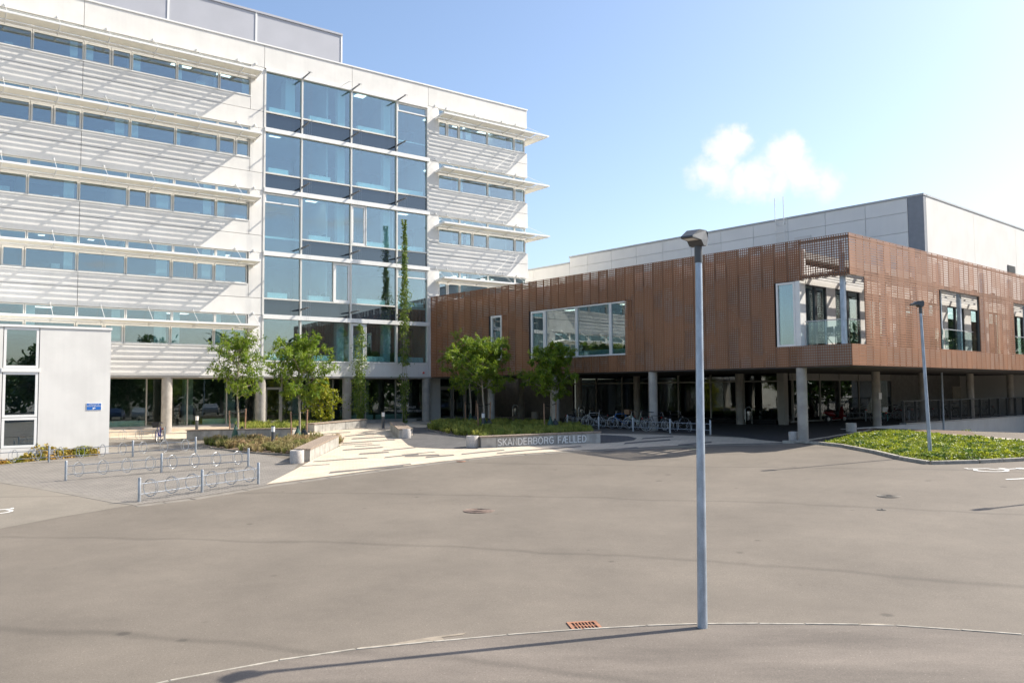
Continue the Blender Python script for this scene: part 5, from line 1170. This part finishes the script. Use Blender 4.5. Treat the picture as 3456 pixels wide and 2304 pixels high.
strip_pieces('edging_stone',ppoly([(690,1503),(720,1513),(800,1523),(870,1530),(990,1537),(1040,1543)]),.08,.8,.06,0,KERBD,parent=be)
be=thing('bed_edging',px(1500,1463),'thin concrete edging along the shaded grass bed','edging')
strip_pieces('edging_stone',ppoly([(1437,1449),(1490,1461),(1540,1471),(1590,1478),(1615,1484)]),.08,.8,.05,0,KERBD,parent=be)
# ---- ivy bed at the right, kerb stones, path
IV=[(2775,1497),(2850,1503),(2960,1524),(3050,1546),(3140,1560),(3300,1556),(3456,1548),(3640,1540),(3640,1504),(3456,1500),(3300,1486),(3170,1472),(3080,1462),(2975,1459),(2900,1470),(2830,1483)]
ivp=ppoly(IV); poly=[(p.x,p.y) for p in ivp]
drape('soil_bank',ppoly([(2700,1494),(2775,1500),(2850,1506),(2960,1527),(3050,1549),(3140,1563),(3300,1559),(3640,1543),(3640,1492),(3456,1486),(3300,1468),(3190,1452),(3100,1436),(2985,1446),(2850,1466)]),.012,SOIL)
r=random.Random(44); lv=MB(); xs=[p[0] for p in poly]; ys=[p[1] for p in poly]
area=(max(xs)-min(xs))*(max(ys)-min(ys)); hn=vnoise(77)
def ivy(mb,poly,n_,hmax,r,L=(.045,.10)):
    xs=[p[0] for p in poly]; ys=[p[1] for p in poly]; c=0
    for k in range(n_):
        x,y=r.uniform(min(xs),max(xs)),r.uniform(min(ys),max(ys))
        if not inside(poly,x,y): continue
        e=min(1,edge_dist(poly,x,y)/.5); hgt=(.05+hmax*(.35+.9*hn(x*1.3,y*1.3))*e)*(1-.6*r.random()**2.0)
        p=Vector((x+r.uniform(-.1,.1),y+r.uniform(-.1,.1),H(x,y)+hgt)); k2=r.uniform(*L)
        leafquad(mb,p,(rv(r)+Vector((0,0,-.1))).normalized(),(ZV*1.1+rv(r)*.8).normalized(),k2*1.25,k2)
ivy(lv,poly,int(area*620),.17,r)
tag(lv.build('ivy_groundcover',LEAFB),'glossy green and yellow ground cover in the kerbed bed at the right','ground cover',kind='stuff')
lv=MB(); p2=[(p.x,p.y) for p in ppoly([(3060,1440),(3110,1446),(3200,1460),(3300,1473),(3250,1455),(3190,1440),(3120,1429)])]; ivy(lv,p2,2600,.35,r)
tag(lv.build('ivy_groundcover',LEAFB),'low ivy growing at the foot of the retaining wall','ground cover',kind='stuff')
path=drape('gravel_path',ppoly([(2985,1458),(3080,1459),(3170,1469),(3300,1483),(3456,1497),(3640,1502),(3640,1488),(3456,1484),(3300,1472),(3150,1461),(3060,1453)]),.018,pm('pale_gravel',(.45,.40,.33),.95,var=.12,fine=.2))
kb=thing('raised_kerb',px(2950,1525),'beige kerb stones round the front of the ivy bed','kerb')
strip_pieces('kerb_stone',ppoly([(2640,1494),(2700,1494),(2775,1499),(2850,1507),(2960,1528),(3050,1550),(3140,1565),(3300,1561),(3456,1553),(3700,1541)]),.14,1.0,.11,0,GRANITE,parent=kb)
kb=thing('raised_kerb',px(2850,1466),'low kerb between the dark paving and the soil bank','kerb')
strip_pieces('kerb_stone',ppoly([(2712,1488),(2780,1478),(2850,1466),(2920,1455),(2985,1444),(3050,1434),(3095,1428)]),.12,1.0,.05,0,GRANITE,parent=kb)
t=thing('downpipe',F2(18.9,-3.9,-.5),'thin green steel post standing before the railing','post'); MB().tube([F2(18.9,-3.9,-.9),F2(18.9,-3.9,3.1)],.06,12).build('pipe',STEELB,t)
# ---- creeper on the annex base
lv=MB(); r=random.Random(5)
for k in range(1700):
    a=r.uniform(-27,-21.6); top=.14+.42*max(0,hn(a*1.1,3.3)-.35)*2.2; 
    if -25.2<a<-23.4: top+=.35*hn(a*2.5,9)
    z=top*r.random()**1.4; o=AO+.03+.3*(1-z/max(top,.3))*r.random(); p=FL(a,o,0); p.z=H(p.x,p.y)+z+.03
    if hn(a*3,z*3+7)<.3: continue
    leafquad(lv,p,(rv(r)+Vector((0,0,-.6))).normalized(),(nL+rv(r)*.7).normalized(),r.uniform(.09,.15),r.uniform(.08,.13))
tag(lv.build('wall_creeper',LEAFA),'yellow and red creeper at the foot of the white annex wall','creeper',kind='stuff')

# ================================================================ beyond the picture: the car park and trees mirrored in the glass
for i,(x,y,h,rd) in enumerate(((40,-8,9,4),(48,2,11,4.5),(53,12,10,4.2),(60,-22,12,5),(58,22,11,4.5),(64,33,12,5),(34,-20,9,4),(70,8,13,5.5),(72,45,12,5),(22,-30,10,4.5),(50,62,10,4),(57,71,11,4.5),(64,60,11,4.5),(68,80,12,5),(78,72,13,5),(82,92,13,5))):
    tree(Vector((x,y,H(x,y))),h,rd*.8,1.8,'broad tree %s the car park outside the picture, seen mirrored in the glass'%('beyond','beside','behind')[0] if False else 'broad tree outside the picture mirrored in the ground floor glass',100+i,nl=3200,trunk_r=.2,mat=LEAFT,stakes=False,bags=False,lf=(.85,.5),group='trees beyond the car park',name='broad_tree')
def woodland():
    r=random.Random(91); mb=MB(); L=[(25,-80),(60,-50),(84,0),(100,50),(112,115)]; n_=0
    for (a,b) in zip(L,L[1:]):
        a,b=Vector((*a,0)),Vector((*b,0)); d=(b-a); q=Vector((d.y,-d.x,0)).normalized()
        for k in range(int(d.length*70)):
            f=r.random(); p=a+d*f+q*r.uniform(0,9); top=6.5+4*hn(p.x*.16,p.y*.16)+1.5*hn(p.x*.6,p.y*.6); p.z=H(p.x,p.y)+top*(r.random()**.7)
            leafquad(mb,p,rv(r),rv(r),r.uniform(.9,1.7),r.uniform(.7,1.2))
    tag(mb.build('woodland',LEAFT),'belt of woodland beyond the car park, mirrored in the glass','woodland',kind='stuff')
woodland()
def car(P,rz,col,label):
    t=thing('parked_car',P,label,'car','cars parked outside the picture',0); M=Matrix.Translation(P)@Matrix.Rotation(rz,4,'Z'); V=lambda *a:M@Vector(a)
    pmx=pm('car_paint',col,.25,.3,var=.02)
    side=[(-2.1,.35),(-2.15,.7),(-2.05,.95),(-1.75,1.0),(-1.2,1.42),(.3,1.45),(1.0,1.0),(1.9,.88),(2.15,.65),(2.15,.35)]
    b=MB(); m_=len(side)
    for s_ in(-1,1):
        for x,z in side: w_=.86 if z<1.02 else .66; b.v.append(tuple(V(x,s_*w_,z)))
    b.f=[tuple(range(m_)),tuple(range(2*m_-1,m_-1,-1))]+[(i,m_+i,m_+(i+1)%m_,(i+1)%m_) for i in range(m_)]; b.build('body',pmx,t)
    g=MB(); g.add([V(-1.68,-.83,1.03),V(.9,-.83,1.03),V(.28,-.69,1.4),V(-1.15,-.69,1.4)],[(0,1,2,3)]).add([V(-1.68,.83,1.03),V(.9,.83,1.03),V(.28,.69,1.4),V(-1.15,.69,1.4)],[(3,2,1,0)]).add([V(1.0,-.76,1.03),V(1.0,.76,1.03),V(.36,.62,1.43),V(.36,-.62,1.43)],[(0,1,2,3)]); tag(g.build('windows',SPAND,t),kind='stuff')
    for x in(-1.35,1.35):
        for s_ in(-1,1): MB().tube([V(x,s_*.68,.31),V(x,s_*.88,.31)],.31,16).build('wheel',RUBBER,t)
for i in range(9):
    P=Vector((18.5+i*1.55,-1.5+i*2.25,0)); P.z=H(P.x,P.y); c=((.5,.5,.52),(.03,.03,.04),(.2,.21,.23),(.05,.08,.2),(.6,.6,.6),(.25,.02,.02),(.1,.1,.11),(.45,.45,.47),(.03,.05,.05))[i]
    car(P,R(-35),c,'car parked in the row outside the picture mirrored in the office glass')
